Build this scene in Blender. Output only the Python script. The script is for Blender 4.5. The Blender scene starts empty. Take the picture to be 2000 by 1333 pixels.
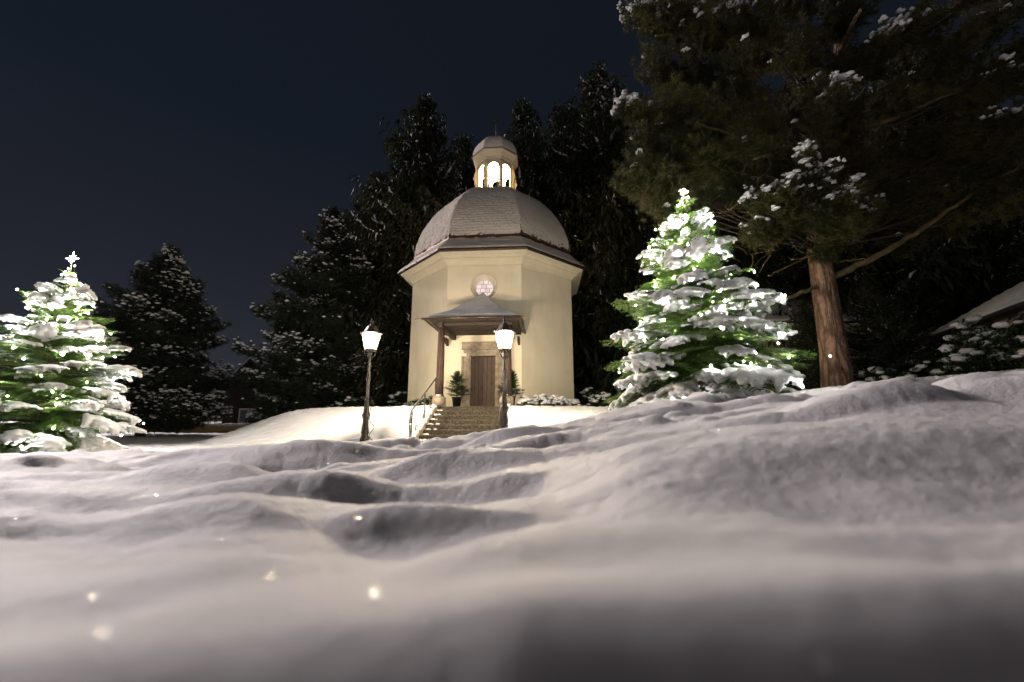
import bpy, math, random
import numpy as np
from mathutils import Vector, Matrix

sc = bpy.context.scene
COL = sc.collection
PI = math.pi
rng = np.random.default_rng(7)
random.seed(7)

# ------------------------------------------------------------------ camera, sky, sun, exposure
F_PX, PITCH, W0, H0 = 820.0, 0.1915, 2000.0, 1333.0
cd = bpy.data.cameras.new('camera')
cam = bpy.data.objects.new('camera', cd)
COL.objects.link(cam)
cam.rotation_euler = (PI / 2 + PITCH, 0, 0)
cd.sensor_width = 36.0
cd.lens = F_PX / W0 * 36.0
cd.clip_start, cd.clip_end = 0.01, 2000.0
cd.dof.use_dof = True
cd.dof.focus_distance = 11.5
cd.dof.aperture_fstop = 2.4
sc.camera = cam

SUN_AZ, SUN_EL = math.radians(-52), math.radians(27)   # compass bearing from +Y (view direction), height
world = bpy.data.worlds.new('World')
sc.world = world
world.use_nodes = True
wn = world.node_tree
wn.nodes.clear()
w_out = wn.nodes.new('ShaderNodeOutputWorld')
w_bg = wn.nodes.new('ShaderNodeBackground')
w_sky = wn.nodes.new('ShaderNodeTexSky')
w_sky.sky_type = 'NISHITA'
w_sky.sun_disc = False
w_sky.sun_elevation = SUN_EL
w_sky.sun_rotation = SUN_AZ
w_sky.dust_density = 0.0
w_sky.ozone_density = 3.0
w_glow = wn.nodes.new('ShaderNodeMixRGB')          # night clouds lit by the town
w_glow.blend_type = 'MIX'
w_tc = wn.nodes.new('ShaderNodeTexCoord')
w_nz = wn.nodes.new('ShaderNodeTexNoise')
w_nz.inputs['Scale'].default_value = 1.6
w_nz.inputs['Detail'].default_value = 3
w_rmp = wn.nodes.new('ShaderNodeMapRange')
w_rmp.inputs['From Min'].default_value = 0.36
w_rmp.inputs['From Max'].default_value = 0.66
w_rmp.inputs['To Min'].default_value = 0.68
w_rmp.inputs['To Max'].default_value = 0.85
w_sep = wn.nodes.new('ShaderNodeSeparateXYZ')
w_el = wn.nodes.new('ShaderNodeValToRGB')           # town glow low down, clearer night blue overhead
w_el.color_ramp.elements[0].position = 0.0; w_el.color_ramp.elements[0].color = (3.6, 2.9, 3.4, 1)
w_el.color_ramp.elements[1].position = 0.55; w_el.color_ramp.elements[1].color = (1.0, 1.25, 1.9, 1)
wn.links.new(w_tc.outputs['Generated'], w_sep.inputs['Vector'])
wn.links.new(w_sep.outputs['Z'], w_el.inputs['Fac'])
wn.links.new(w_el.outputs['Color'], w_glow.inputs['Color2'])
wn.links.new(w_tc.outputs['Generated'], w_nz.inputs['Vector'])
wn.links.new(w_nz.outputs['Fac'], w_rmp.inputs['Value'])
wn.links.new(w_rmp.outputs['Result'], w_glow.inputs['Fac'])
wn.links.new(w_sky.outputs['Color'], w_glow.inputs['Color1'])
wn.links.new(w_glow.outputs['Color'], w_bg.inputs['Color'])
w_bg.inputs['Strength'].default_value = 0.0068
wn.links.new(w_bg.outputs['Background'], w_out.inputs['Surface'])

sl = bpy.data.lights.new('sky_glow_sun', 'SUN')
sun = bpy.data.objects.new('sky_glow_sun', sl)
COL.objects.link(sun)
sl.energy = 2.6
sl.angle = math.radians(10)
sl.color = (1.0, 0.88, 0.885)
sd = Vector((math.sin(SUN_AZ) * math.cos(SUN_EL), math.cos(SUN_AZ) * math.cos(SUN_EL), math.sin(SUN_EL)))
sun.rotation_euler = sd.to_track_quat('Z', 'Y').to_euler()
sun.location = sd * 60

sc.view_settings.view_transform = 'Standard'
sc.view_settings.look = 'None'
sc.view_settings.exposure = 0.0
sc.view_settings.gamma = 1.0
sc.view_settings.use_curve_mapping = False
sc.render.engine = 'CYCLES'
sc.cycles.use_denoising = True
sc.cycles.denoiser = 'OPENIMAGEDENOISE'
sc.cycles.max_bounces = 8
sc.cycles.diffuse_bounces = 5
sc.cycles.transparent_max_bounces = 12
sc.cycles.sample_clamp_indirect = 4.0
sc.cycles.use_light_tree = True
sc.cycles.caustics_reflective = False
sc.cycles.caustics_refractive = False


def un(px, py, d):
    """photo pixel + depth (world y) -> world point"""
    X = (px - W0 / 2) / F_PX
    Y = -(py - H0 / 2) / F_PX
    y = math.cos(PITCH) - Y * math.sin(PITCH)
    z = math.sin(PITCH) + Y * math.cos(PITCH)
    return Vector((X * d / y, d, z * d / y))


# ------------------------------------------------------------------ helpers
def link(o, parent=None):
    COL.objects.link(o)
    if parent is not None:
        o.parent = parent
    return o


def tag(o, label=None, cat=None, group=None, kind=None):
    if label: o['label'] = label
    if cat: o['category'] = cat
    if group: o['group'] = group
    if kind: o['kind'] = kind
    return o


def thing(name, label, cat, loc=(0, 0, 0), rz=0.0, group=None):
    o = bpy.data.objects.new(name, None)
    o.empty_display_size = 0.2
    o.location = loc
    o.rotation_euler = (0, 0, rz)
    link(o)
    return tag(o, label, cat, group)


def mesh_np(name, v, f, mat=None, smooth=False, attrs=None):
    """v (n,3), f (m,3|4) arrays -> mesh"""
    v = np.asarray(v, np.float32)
    f = np.asarray(f, np.int32)
    me = bpy.data.meshes.new(name)
    n = f.shape[1]
    me.vertices.add(len(v))
    me.vertices.foreach_set('co', v.ravel())
    me.loops.add(f.size)
    me.loops.foreach_set('vertex_index', f.ravel())
    me.polygons.add(len(f))
    me.polygons.foreach_set('loop_start', np.arange(0, f.size, n, dtype=np.int32))
    me.polygons.foreach_set('loop_total', np.full(len(f), n, np.int32))
    if smooth:
        me.polygons.foreach_set('use_smooth', np.ones(len(f), bool))
    if attrs:
        for k, a in attrs.items():
            at = me.attributes.new(k, 'FLOAT', 'POINT')
            at.data.foreach_set('value', np.asarray(a, np.float32))
    me.update(calc_edges=True)
    if mat: me.materials.append(mat)
    return me


def obj(name, me, parent=None, loc=None):
    o = bpy.data.objects.new(name, me)
    if loc is not None: o.location = loc
    return link(o, parent)


class MB:
    """collects simple shapes, then builds ONE mesh object"""
    def __init__(s): s.v, s.f = [], []

    def add(s, v, f):
        b = len(s.v)
        s.v += [tuple(p) for p in v]
        s.f += [tuple(i + b for i in q) for q in f]
        return s

    def box(s, c, d, rz=0.0, M=None):
        x, y, z = d[0] / 2, d[1] / 2, d[2] / 2
        P = [Vector((i * x, j * y, k * z)) for k in (-1, 1) for j in (-1, 1) for i in (-1, 1)]
        R = M if M is not None else Matrix.Rotation(rz, 3, 'Z')
        c = Vector(c)
        return s.add([R @ p + c for p in P], [(0, 2, 3, 1), (4, 5, 7, 6), (0, 1, 5, 4), (2, 6, 7, 3), (0, 4, 6, 2), (1, 3, 7, 5)])

    def bbox(s, c, d, b=0.01):
        """box with chamfered vertical and top edges"""
        x, y, z = d[0] / 2, d[1] / 2, d[2] / 2
        prof = [(-z, 0), (z - b, 0), (z, b)]
        rings = []
        for zz, ins in prof:
            X, Y = x - ins, y - ins
            c2 = b
            rings.append([(-X + c2, -Y, zz), (X - c2, -Y, zz), (X, -Y + c2, zz), (X, Y - c2, zz), (X - c2, Y, zz), (-X + c2, Y, zz), (-X, Y - c2, zz), (-X, -Y + c2, zz)])
        v = [(p[0] + c[0], p[1] + c[1], p[2] + c[2]) for r in rings for p in r]
        f = []
        for k in range(2):
            for i in range(8):
                j = (i + 1) % 8
                f.append((k * 8 + i, k * 8 + j, k * 8 + 8 + j, k * 8 + 8 + i))
        f.append(tuple(range(7, -1, -1)))
        f.append(tuple(range(16, 24)))
        return s.add(v, f)

    def tube(s, pts, radii, n=8, caps=True):
        pts = [Vector(p) for p in pts]
        if not hasattr(radii, '__len__'): radii = [radii] * len(pts)
        v, f = [], []
        up = Vector((0, 0, 1))
        for i, p in enumerate(pts):
            t = (pts[min(i + 1, len(pts) - 1)] - pts[max(i - 1, 0)]).normalized()
            a = t.cross(up)
            if a.length < 1e-3: a = t.cross(Vector((0, 1, 0)))
            a.normalize()
            b = a.cross(t).normalized()
            for k in range(n):
                q = 2 * PI * k / n
                v.append(p + (a * math.cos(q) + b * math.sin(q)) * radii[i])
        for i in range(len(pts) - 1):
            for k in range(n):
                l = (k + 1) % n
                f.append((i * n + k, i * n + l, (i + 1) * n + l, (i + 1) * n + k))
        if caps:
            f.append(tuple(range(n - 1, -1, -1)))
            m = (len(pts) - 1) * n
            f.append(tuple(range(m, m + n)))
        return s.add(v, f)

    def lathe(s, prof, c=(0, 0, 0), n=16, rot=0.0, close=False):
        """prof: (radius, z) list, around z"""
        v, f = [], []
        for r, z in prof:
            for k in range(n):
                a = rot + 2 * PI * k / n
                v.append((c[0] + r * math.cos(a), c[1] + r * math.sin(a), c[2] + z))
        m = len(prof)
        for i in range(m if close else m - 1):
            j = (i + 1) % m
            for k in range(n):
                l = (k + 1) % n
                f.append((i * n + k, i * n + l, j * n + l, j * n + k))
        if not close:
            f.append(tuple(range(n - 1, -1, -1)))
            f.append(tuple(range((m - 1) * n, m * n)))
        return s.add(v, f)

    def prism(s, poly, fn, t0, t1):
        """poly: 2d outline; fn(u,v,t)->3d; extruded t0..t1"""
        n = len(poly)
        v = [fn(u, w, t0) for u, w in poly] + [fn(u, w, t1) for u, w in poly]
        f = [(i, (i + 1) % n, n + (i + 1) % n, n + i) for i in range(n)]
        f += [tuple(range(n - 1, -1, -1)), tuple(range(n, 2 * n))]
        return s.add(v, f)

    def mesh(s, name, mat, smooth=False):
        me = bpy.data.meshes.new(name)
        me.from_pydata([tuple(p) for p in s.v], [], s.f)
        me.update()
        if smooth:
            me.polygons.foreach_set('use_smooth', np.ones(len(me.polygons), bool))
        if mat: me.materials.append(mat)
        return me

    def build(s, name, mat, parent=None, smooth=False, loc=None):
        return obj(name, s.mesh(name, mat, smooth), parent, loc)


def octa(prof, close=False):
    m = MB()
    return m.lathe(prof, n=8, rot=-PI / 2 + PI / 8, close=close)


# numpy value noise
def _h(ix, iy, seed):
    h = (ix.astype(np.int64) * 374761393 + iy.astype(np.int64) * 668265263 + seed * 1442695041) & 0xffffffff
    h = ((h ^ (h >> 13)) * 1274126177) & 0xffffffff
    h = h ^ (h >> 16)
    return (h & 0xffff) / 65535.0


def vnoise(x, y, seed=0):
    xi, yi = np.floor(x), np.floor(y)
    fx, fy = x - xi, y - yi
    fx = fx * fx * fx * (fx * (fx * 6 - 15) + 10)
    fy = fy * fy * fy * (fy * (fy * 6 - 15) + 10)
    a, b = _h(xi, yi, seed), _h(xi + 1, yi, seed)
    c, d = _h(xi, yi + 1, seed), _h(xi + 1, yi + 1, seed)
    return (a * (1 - fx) + b * fx) * (1 - fy) + (c * (1 - fx) + d * fx) * fy - 0.5


def ico(sub=1):
    import bmesh
    bm = bmesh.new()
    bmesh.ops.create_icosphere(bm, subdivisions=sub, radius=1.0)
    v = np.array([p.co[:] for p in bm.verts])
    f = np.array([[q.index for q in t.verts] for t in bm.faces])
    bm.free()
    return v, f


ICO1, ICO2 = ico(1), ico(2)


def lumps(centers, radii, flat=0.6, tmpl=ICO1, seed=1, rough=0.25):
    """many lumpy ellipsoids joined: centers (n,3), radii (n,) or (n,3)"""
    tv, tf = tmpl
    c = np.asarray(centers, float)
    r = np.asarray(radii, float)
    if r.ndim == 1: r = np.stack([r, r, r * flat], 1)
    g = np.random.default_rng(seed)
    n = len(c)
    if n == 0: return np.zeros((0, 3)), np.zeros((0, 3), int)
    a = g.random(n) * 2 * PI
    k = 1 + rough * (g.random((n, len(tv))) - 0.5) * 2
    P = tv[None] * k[..., None] * r[:, None, :]
    X = P[..., 0] * np.cos(a)[:, None] - P[..., 1] * np.sin(a)[:, None]
    Y = P[..., 0] * np.sin(a)[:, None] + P[..., 1] * np.cos(a)[:, None]
    V = np.stack([X, Y, P[..., 2]], -1) + c[:, None, :]
    Fx = tf[None] + (np.arange(n) * len(tv))[:, None, None]
    return V.reshape(-1, 3), Fx.reshape(-1, 3)


def join(parts):
    vs, fs, b = [], [], 0
    for v, f in parts:
        if len(v) == 0: continue
        vs.append(v); fs.append(f + b); b += len(v)
    return np.concatenate(vs), np.concatenate(fs)


def blob_mesh(name, spheres, voxel, mat, smooth_it=4):
    """fused snow cushion: union of ellipsoids, voxel remeshed"""
    s = np.array(spheres, float)
    v, f = lumps(s[:, :3], s[:, 3:6], tmpl=ICO2, seed=3, rough=0.10)
    tmp = bpy.data.objects.new('tmp', mesh_np('tmp', v, f))
    COL.objects.link(tmp)
    m = tmp.modifiers.new('r', 'REMESH'); m.mode = 'VOXEL'; m.voxel_size = voxel
    m = tmp.modifiers.new('s', 'SMOOTH'); m.iterations = smooth_it; m.factor = 0.5
    dg = bpy.context.evaluated_depsgraph_get()
    me = bpy.data.meshes.new_from_object(tmp.evaluated_get(dg))
    me.name = name
    bpy.data.objects.remove(tmp)
    me.polygons.foreach_set('use_smooth', np.ones(len(me.polygons), bool))
    me.materials.clear()
    me.materials.append(mat)
    return me


# ------------------------------------------------------------------ materials
def mat_new(name):
    m = bpy.data.materials.new(name)
    m.use_nodes = True
    return m, m.node_tree.nodes, m.node_tree.links, m.node_tree.nodes['Principled BSDF']


def mat(name, c1, c2=None, rough=0.7, scale=6.0, bump=0.0, bscale=40.0, metal=0.0, stretch=(1, 1, 1), lo=0.35, hi=0.65, spec=0.3, detail=5):
    m, N, L, p = mat_new(name)
    p.inputs['Roughness'].default_value = rough
    p.inputs['Metallic'].default_value = metal
    p.inputs['Specular IOR Level'].default_value = spec
    tc = N.new('ShaderNodeTexCoord')
    mp = N.new('ShaderNodeMapping')
    mp.inputs['Scale'].default_value = stretch
    L.new(tc.outputs['Object'], mp.inputs['Vector'])
    if c2 is None:
        p.inputs['Base Color'].default_value = (*c1, 1)
    else:
        nz = N.new('ShaderNodeTexNoise')
        nz.inputs['Scale'].default_value = scale
        nz.inputs['Detail'].default_value = detail
        cr = N.new('ShaderNodeValToRGB')
        cr.color_ramp.elements[0].position = lo
        cr.color_ramp.elements[1].position = hi
        cr.color_ramp.elements[0].color = (*c1, 1)
        cr.color_ramp.elements[1].color = (*c2, 1)
        L.new(mp.outputs['Vector'], nz.inputs['Vector'])
        L.new(nz.outputs['Fac'], cr.inputs['Fac'])
        L.new(cr.outputs['Color'], p.inputs['Base Color'])
    if bump:
        nb = N.new('ShaderNodeTexNoise')
        nb.inputs['Scale'].default_value = bscale
        nb.inputs['Detail'].default_value = 6
        bp = N.new('ShaderNodeBump')
        bp.inputs['Strength'].default_value = 1.0
        bp.inputs['Distance'].default_value = bump
        L.new(mp.outputs['Vector'], nb.inputs['Vector'])
        L.new(nb.outputs['Fac'], bp.inputs['Height'])
        L.new(bp.outputs['Normal'], p.inputs['Normal'])
    return m


def mat_emit(name, col, strength, transparent=False):
    m = bpy.data.materials.new(name)
    m.use_nodes = True
    N, L = m.node_tree.nodes, m.node_tree.links
    N.clear()
    o = N.new('ShaderNodeOutputMaterial')
    e = N.new('ShaderNodeEmission')
    e.inputs['Color'].default_value = (*col, 1)
    e.inputs['Strength'].default_value = strength
    if transparent:
        t = N.new('ShaderNodeBsdfTransparent')
        a = N.new('ShaderNodeAddShader')
        L.new(e.outputs[0], a.inputs[0]); L.new(t.outputs[0], a.inputs[1]); L.new(a.outputs[0], o.inputs['Surface'])
    else:
        L.new(e.outputs[0], o.inputs['Surface'])
    return m


def mat_snow_ground():
    m, N, L, p = mat_new('snow_ground')
    p.inputs['Base Color'].default_value = (0.76, 0.745, 0.755, 1)
    p.inputs['Roughness'].default_value = 0.55
    p.inputs['Specular IOR Level'].default_value = 0.25
    tc = N.new('ShaderNodeTexCoord')
    n1 = N.new('ShaderNodeTexNoise'); n1.inputs['Scale'].default_value = 70; n1.inputs['Detail'].default_value = 10
    n1.inputs['Roughness'].default_value = 0.7
    b = N.new('ShaderNodeBump'); b.inputs['Distance'].default_value = 0.007; b.inputs['Strength'].default_value = 1.0
    L.new(tc.outputs['Object'], n1.inputs['Vector'])
    L.new(n1.outputs['Fac'], b.inputs['Height'])
    L.new(b.outputs['Normal'], p.inputs['Normal'])
    # ice crystals: rare mirror-like flecks with their own tilt
    vo = N.new('ShaderNodeTexVoronoi'); vo.inputs['Scale'].default_value = 420
    gt = N.new('ShaderNodeMath'); gt.operation = 'GREATER_THAN'; gt.inputs[1].default_value = 0.975
    sep = N.new('ShaderNodeSeparateColor')
    L.new(tc.outputs['Object'], vo.inputs['Vector'])
    L.new(vo.outputs['Color'], sep.inputs['Color'])
    L.new(sep.outputs[0], gt.inputs[0])
    gl = N.new('ShaderNodeBsdfGlossy'); gl.inputs['Roughness'].default_value = 0.12
    vm = N.new('ShaderNodeVectorMath'); vm.operation = 'SUBTRACT'; vm.inputs[1].default_value = (0.5, 0.5, 0.0)
    nm = N.new('ShaderNodeVectorMath'); nm.operation = 'NORMALIZE'
    L.new(vo.outputs['Color'], vm.inputs[0]); L.new(vm.outputs[0], nm.inputs[0]); L.new(nm.outputs[0], gl.inputs['Normal'])
    sc_m = N.new('ShaderNodeMath'); sc_m.operation = 'MULTIPLY'; sc_m.inputs[1].default_value = 0.4
    L.new(gt.outputs[0], sc_m.inputs[0]); L.new(sc_m.outputs[0], gl.inputs['Color'])
    mx = N.new('ShaderNodeAddShader')
    L.new(p.outputs[0], mx.inputs[0]); L.new(gl.outputs[0], mx.inputs[1])
    L.new(mx.outputs[0], N['Material Output'].inputs['Surface'])
    return m


def mat_snow_soft():
    """snow cushions on the lit trees: light passes a little"""
    m, N, L, p = mat_new('snow_cushion')
    p.inputs['Base Color'].default_value = (0.84, 0.84, 0.86, 1)
    p.inputs['Roughness'].default_value = 0.6
    p.inputs['Specular IOR Level'].default_value = 0.2
    tc = N.new('ShaderNodeTexCoord')
    n1 = N.new('ShaderNodeTexNoise'); n1.inputs['Scale'].default_value = 14; n1.inputs['Detail'].default_value = 6
    b = N.new('ShaderNodeBump'); b.inputs['Distance'].default_value = 0.02
    L.new(tc.outputs['Object'], n1.inputs['Vector']); L.new(n1.outputs['Fac'], b.inputs['Height']); L.new(b.outputs['Normal'], p.inputs['Normal'])
    t = N.new('ShaderNodeBsdfTranslucent'); t.inputs['Color'].default_value = (0.8, 0.8, 0.82, 1)
    mx = N.new('ShaderNodeMixShader'); mx.inputs['Fac'].default_value = 0.3
    L.new(p.outputs[0], mx.inputs[1]); L.new(t.outputs[0], mx.inputs[2]); L.new(mx.outputs[0], N['Material Output'].inputs['Surface'])
    return m


def mat_needles(name, c1, c2, scale=3.0, trans=0.25):
    m = mat(name, c1, c2, rough=0.55, scale=scale, spec=0.25, detail=3)
    N, L = m.node_tree.nodes, m.node_tree.links
    p = N['Principled BSDF']
    t = N.new('ShaderNodeBsdfTranslucent')
    L.new(p.inputs['Base Color'].links[0].from_socket, t.inputs['Color'])
    mx = N.new('ShaderNodeMixShader'); mx.inputs['Fac'].default_value = trans
    L.new(p.outputs[0], mx.inputs[1]); L.new(t.outputs[0], mx.inputs[2]); L.new(mx.outputs[0], N['Material Output'].inputs['Surface'])
    return m


def mat_roof_snow():
    """snow over shingles; attribute 'bare' (0..1) says where the shingles show"""
    m, N, L, p = mat_new('roof_snow')
    at = N.new('ShaderNodeAttribute'); at.attribute_name = 'bare'
    tc = N.new('ShaderNodeTexCoord')
    nz = N.new('ShaderNodeTexNoise'); nz.inputs['Scale'].default_value = 9; nz.inputs['Detail'].default_value = 5
    ad = N.new('ShaderNodeMath'); ad.operation = 'ADD'
    cr = N.new('ShaderNodeValToRGB')
    cr.color_ramp.elements[0].position = 0.86; cr.color_ramp.elements[0].color = (0.82, 0.73, 0.63, 1)
    cr.color_ramp.elements[1].position = 0.95; cr.color_ramp.elements[1].color = (0.10, 0.065, 0.045, 1)
    L.new(tc.outputs['Object'], nz.inputs['Vector'])
    L.new(nz.outputs['Fac'], ad.inputs[0]); L.new(at.outputs['Fac'], ad.inputs[1])
    L.new(ad.outputs[0], cr.inputs['Fac']); L.new(cr.outputs['Color'], p.inputs['Base Color'])
    p.inputs['Roughness'].default_value = 0.7
    p.inputs['Specular IOR Level'].default_value = 0.15
    n2 = N.new('ShaderNodeTexNoise'); n2.inputs['Scale'].default_value = 22; n2.inputs['Detail'].default_value = 6
    b = N.new('ShaderNodeBump'); b.inputs['Distance'].default_value = 0.02
    L.new(tc.outputs['Object'], n2.inputs['Vector']); L.new(n2.outputs['Fac'], b.inputs['Height']); L.new(b.outputs['Normal'], p.inputs['Normal'])
    return m


def mat_bark(name, c1, c2, sc_=1.0):
    m, N, L, p = mat_new(name)
    tc = N.new('ShaderNodeTexCoord')
    mp = N.new('ShaderNodeMapping'); mp.inputs['Scale'].default_value = (7 * sc_, 7 * sc_, 1.25 * sc_)
    nz = N.new('ShaderNodeTexNoise'); nz.inputs['Scale'].default_value = 1.4; nz.inputs['Detail'].default_value = 4
    vo = N.new('ShaderNodeTexVoronoi'); vo.feature = 'DISTANCE_TO_EDGE'; vo.inputs['Scale'].default_value = 1.3
    ad = N.new('ShaderNodeMixRGB'); ad.inputs['Fac'].default_value = 0.68
    L.new(tc.outputs['Object'], mp.inputs['Vector']); L.new(mp.outputs['Vector'], nz.inputs['Vector'])
    L.new(mp.outputs['Vector'], ad.inputs['Color1']); L.new(nz.outputs['Color'], ad.inputs['Color2'])
    L.new(ad.outputs['Color'], vo.inputs['Vector'])
    cr = N.new('ShaderNodeValToRGB')
    cr.color_ramp.elements[0].position = 0.0; cr.color_ramp.elements[0].color = (*c1, 1)
    cr.color_ramp.elements[1].position = 0.22; cr.color_ramp.elements[1].color = (*c2, 1)
    L.new(vo.outputs['Distance'], cr.inputs['Fac'])
    n3 = N.new('ShaderNodeTexNoise'); n3.inputs['Scale'].default_value = 9; n3.inputs['Detail'].default_value = 8
    L.new(tc.outputs['Object'], n3.inputs['Vector'])
    mu = N.new('ShaderNodeMixRGB'); mu.blend_type = 'OVERLAY'; mu.inputs['Fac'].default_value = 0.6
    L.new(cr.outputs['Color'], mu.inputs['Color1']); L.new(n3.outputs['Fac'], mu.inputs['Color2'])
    L.new(mu.outputs['Color'], p.inputs['Base Color'])
    p.inputs['Roughness'].default_value = 0.9
    p.inputs['Specular IOR Level'].default_value = 0.1
    sm = N.new('ShaderNodeMath'); sm.operation = 'MINIMUM'; sm.inputs[1].default_value = 0.25
    L.new(vo.outputs['Distance'], sm.inputs[0])
    a2 = N.new('ShaderNodeMath'); a2.operation = 'MULTIPLY_ADD'; a2.inputs[1].default_value = 0.12
    L.new(n3.outputs['Fac'], a2.inputs[0]); L.new(sm.outputs[0], a2.inputs[2])
    b = N.new('ShaderNodeBump'); b.inputs['Distance'].default_value = 0.12
    L.new(a2.outputs[0], b.inputs['Height']); L.new(b.outputs['Normal'], p.inputs['Normal'])
    return m


M = {}
M['snow'] = mat_snow_ground()
M['cushion'] = mat_snow_soft()
M['roofsnow'] = mat_roof_snow()
M['treesnow'] = mat('tree_snow', (0.74, 0.74, 0.76), (0.66, 0.65, 0.66), rough=0.7, scale=5, bump=0.03, bscale=12, spec=0.15)
M['plaster'] = mat('cream_plaster', (0.76, 0.67, 0.50), (0.82, 0.73, 0.56), rough=0.9, scale=1.3, bump=0.012, bscale=28, spec=0.1)
def weather(m, amount, sc_=(1.1, 1.1, .16)):
    """darker rain streaks and patches over the base colour"""
    N, L = m.node_tree.nodes, m.node_tree.links
    p = N['Principled BSDF']
    src = p.inputs['Base Color'].links[0].from_socket
    tc = N.new('ShaderNodeTexCoord'); mp = N.new('ShaderNodeMapping'); mp.inputs['Scale'].default_value = sc_
    nz = N.new('ShaderNodeTexNoise'); nz.inputs['Scale'].default_value = 2.6; nz.inputs['Detail'].default_value = 7; nz.inputs['Roughness'].default_value = .62
    cr = N.new('ShaderNodeValToRGB')
    cr.color_ramp.elements[0].position = .48; cr.color_ramp.elements[0].color = (1, 1, 1, 1)
    cr.color_ramp.elements[1].position = .78; cr.color_ramp.elements[1].color = (1 - amount, 1 - amount * 1.05, 1 - amount * 1.15, 1)
    mx = N.new('ShaderNodeMixRGB'); mx.blend_type = 'MULTIPLY'; mx.inputs['Fac'].default_value = 1.0
    L.new(tc.outputs['Object'], mp.inputs['Vector']); L.new(mp.outputs['Vector'], nz.inputs['Vector']); L.new(nz.outputs['Fac'], cr.inputs['Fac'])
    L.new(src, mx.inputs['Color1']); L.new(cr.outputs['Color'], mx.inputs['Color2']); L.new(mx.outputs['Color'], p.inputs['Base Color'])


weather(M['plaster'], 0.09)
M['trim'] = mat('pale_stucco', (0.74, 0.66, 0.49), (0.68, 0.60, 0.44), rough=0.85, scale=3, bump=0.004, bscale=60, spec=0.1)
M['reveal'] = mat('white_stucco', (0.76, 0.68, 0.55), (0.70, 0.62, 0.50), rough=0.85, scale=3, bump=0.004, bscale=60, spec=0.1)
M['copper'] = mat('old_copper', (0.20, 0.085, 0.045), (0.12, 0.06, 0.035), rough=0.45, scale=6, metal=0.6, bump=0.004, bscale=20)
M['gutter'] = mat('dark_gutter_metal', (0.055, 0.038, 0.028), (0.09, 0.062, 0.045), rough=0.4, scale=9, metal=0.7)
M['patina'] = mat('weathered_sheet', (0.28, 0.26, 0.23), (0.20, 0.18, 0.16), rough=0.5, scale=8, metal=0.3, bump=0.003)
M['door'] = mat('dark_oak', (0.050, 0.032, 0.025), (0.10, 0.066, 0.050), rough=0.6, scale=9, stretch=(4, 4, 0.5), bump=0.006, bscale=18)
M['timber'] = mat('brown_timber', (0.026, 0.018, 0.014), (0.050, 0.036, 0.027), rough=0.75, scale=7, stretch=(0.6, 4, 4), bump=0.006, bscale=20)
M['column'] = mat('red_brown_wood', (0.032, 0.017, 0.012), (0.075, 0.042, 0.030), rough=0.7, scale=9, stretch=(3, 3, 0.6), bump=0.008, bscale=14)
M['sandstone'] = mat('grey_sandstone', (0.22, 0.18, 0.135), (0.36, 0.305, 0.235), rough=0.9, scale=7, bump=0.008, bscale=40, spec=0.1)
M['step'] = mat('mossy_step_stone', (0.040, 0.034, 0.025), (0.115, 0.098, 0.074), rough=0.95, scale=20, bump=0.02, bscale=26, spec=0.1, lo=0.38, hi=0.72, detail=9)
M['iron'] = mat('wrought_iron', (0.040, 0.036, 0.034), (0.085, 0.07, 0.06), rough=0.5, scale=18, metal=0.6, bump=0.004, bscale=40)
M['postgrey'] = mat('grey_cast_iron', (0.10, 0.095, 0.09), (0.17, 0.155, 0.14), rough=0.5, scale=12, metal=0.5, bump=0.005, bscale=30)
M['black'] = mat('black_plastic', (0.015, 0.014, 0.014), rough=0.5)
M['bronze'] = mat('bell_bronze', (0.10, 0.065, 0.03), rough=0.4, metal=0.9)
M['gold'] = mat('gilded_metal', (0.8, 0.6, 0.25), rough=0.3, metal=1.0)
M['lead'] = mat('lead_came', (0.30, 0.17, 0.13), rough=0.6)
M['pane1'] = mat_emit('lit_window_glass', (1.0, 0.82, 0.76), 0.95)
M['pane2'] = mat_emit('lit_window_glass_pink', (1.0, 0.76, 0.70), 0.80)
M['lampglass'] = mat_emit('lamp_glass', (1.0, 0.80, 0.50), 1.7, transparent=True)
M['bulb'] = mat_emit('fairy_bulb', (1.0, 0.97, 0.88), 1900.0)
M['star'] = mat_emit('star_light', (0.95, 0.97, 1.0), 500.0)
M['wire'] = mat('green_wire', (0.01, 0.02, 0.01), rough=0.5)
M['fir'] = mat_needles('fir_needles', (0.038, 0.105, 0.020), (0.15, 0.24, 0.050), scale=9, trans=0.3)
M['potfir'] = mat_needles('dark_fir_needles', (0.014, 0.030, 0.010), (0.045, 0.07, 0.02), scale=9)
M['pine'] = mat_needles('pine_needles', (0.024, 0.031, 0.010), (0.092, 0.085, 0.027), scale=0.8)
M['bluepine'] = mat_needles('stone_pine_needles', (0.018, 0.026, 0.016), (0.035, 0.045, 0.026), scale=0.8)
M['spruce'] = mat_needles('spruce_needles', (0.018, 0.024, 0.012), (0.04, 0.045, 0.022), scale=0.6)
M['leaf'] = mat_needles('box_leaves', (0.02, 0.045, 0.015), (0.04, 0.08, 0.025), scale=4)
M['bark'] = mat_bark('pine_bark', (0.095, 0.060, 0.042), (0.24, 0.15, 0.105), 1.9)
M['limb'] = mat('mossy_limb', (0.10, 0.07, 0.035), (0.17, 0.13, 0.055), rough=0.9, scale=5, bump=0.01, bscale=20)
M['darkbark'] = mat('dark_bark', (0.035, 0.026, 0.02), (0.07, 0.05, 0.035), rough=0.95, scale=4, stretch=(3, 3, 0.6), bump=0.02, bscale=8)
M['twig'] = mat('green_twig', (0.07, 0.075, 0.03), rough=0.8)
M['housewall'] = mat('beige_render', (0.30, 0.22, 0.16), (0.34, 0.26, 0.19), rough=0.9, scale=2, bump=0.008, bscale=30)
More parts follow.
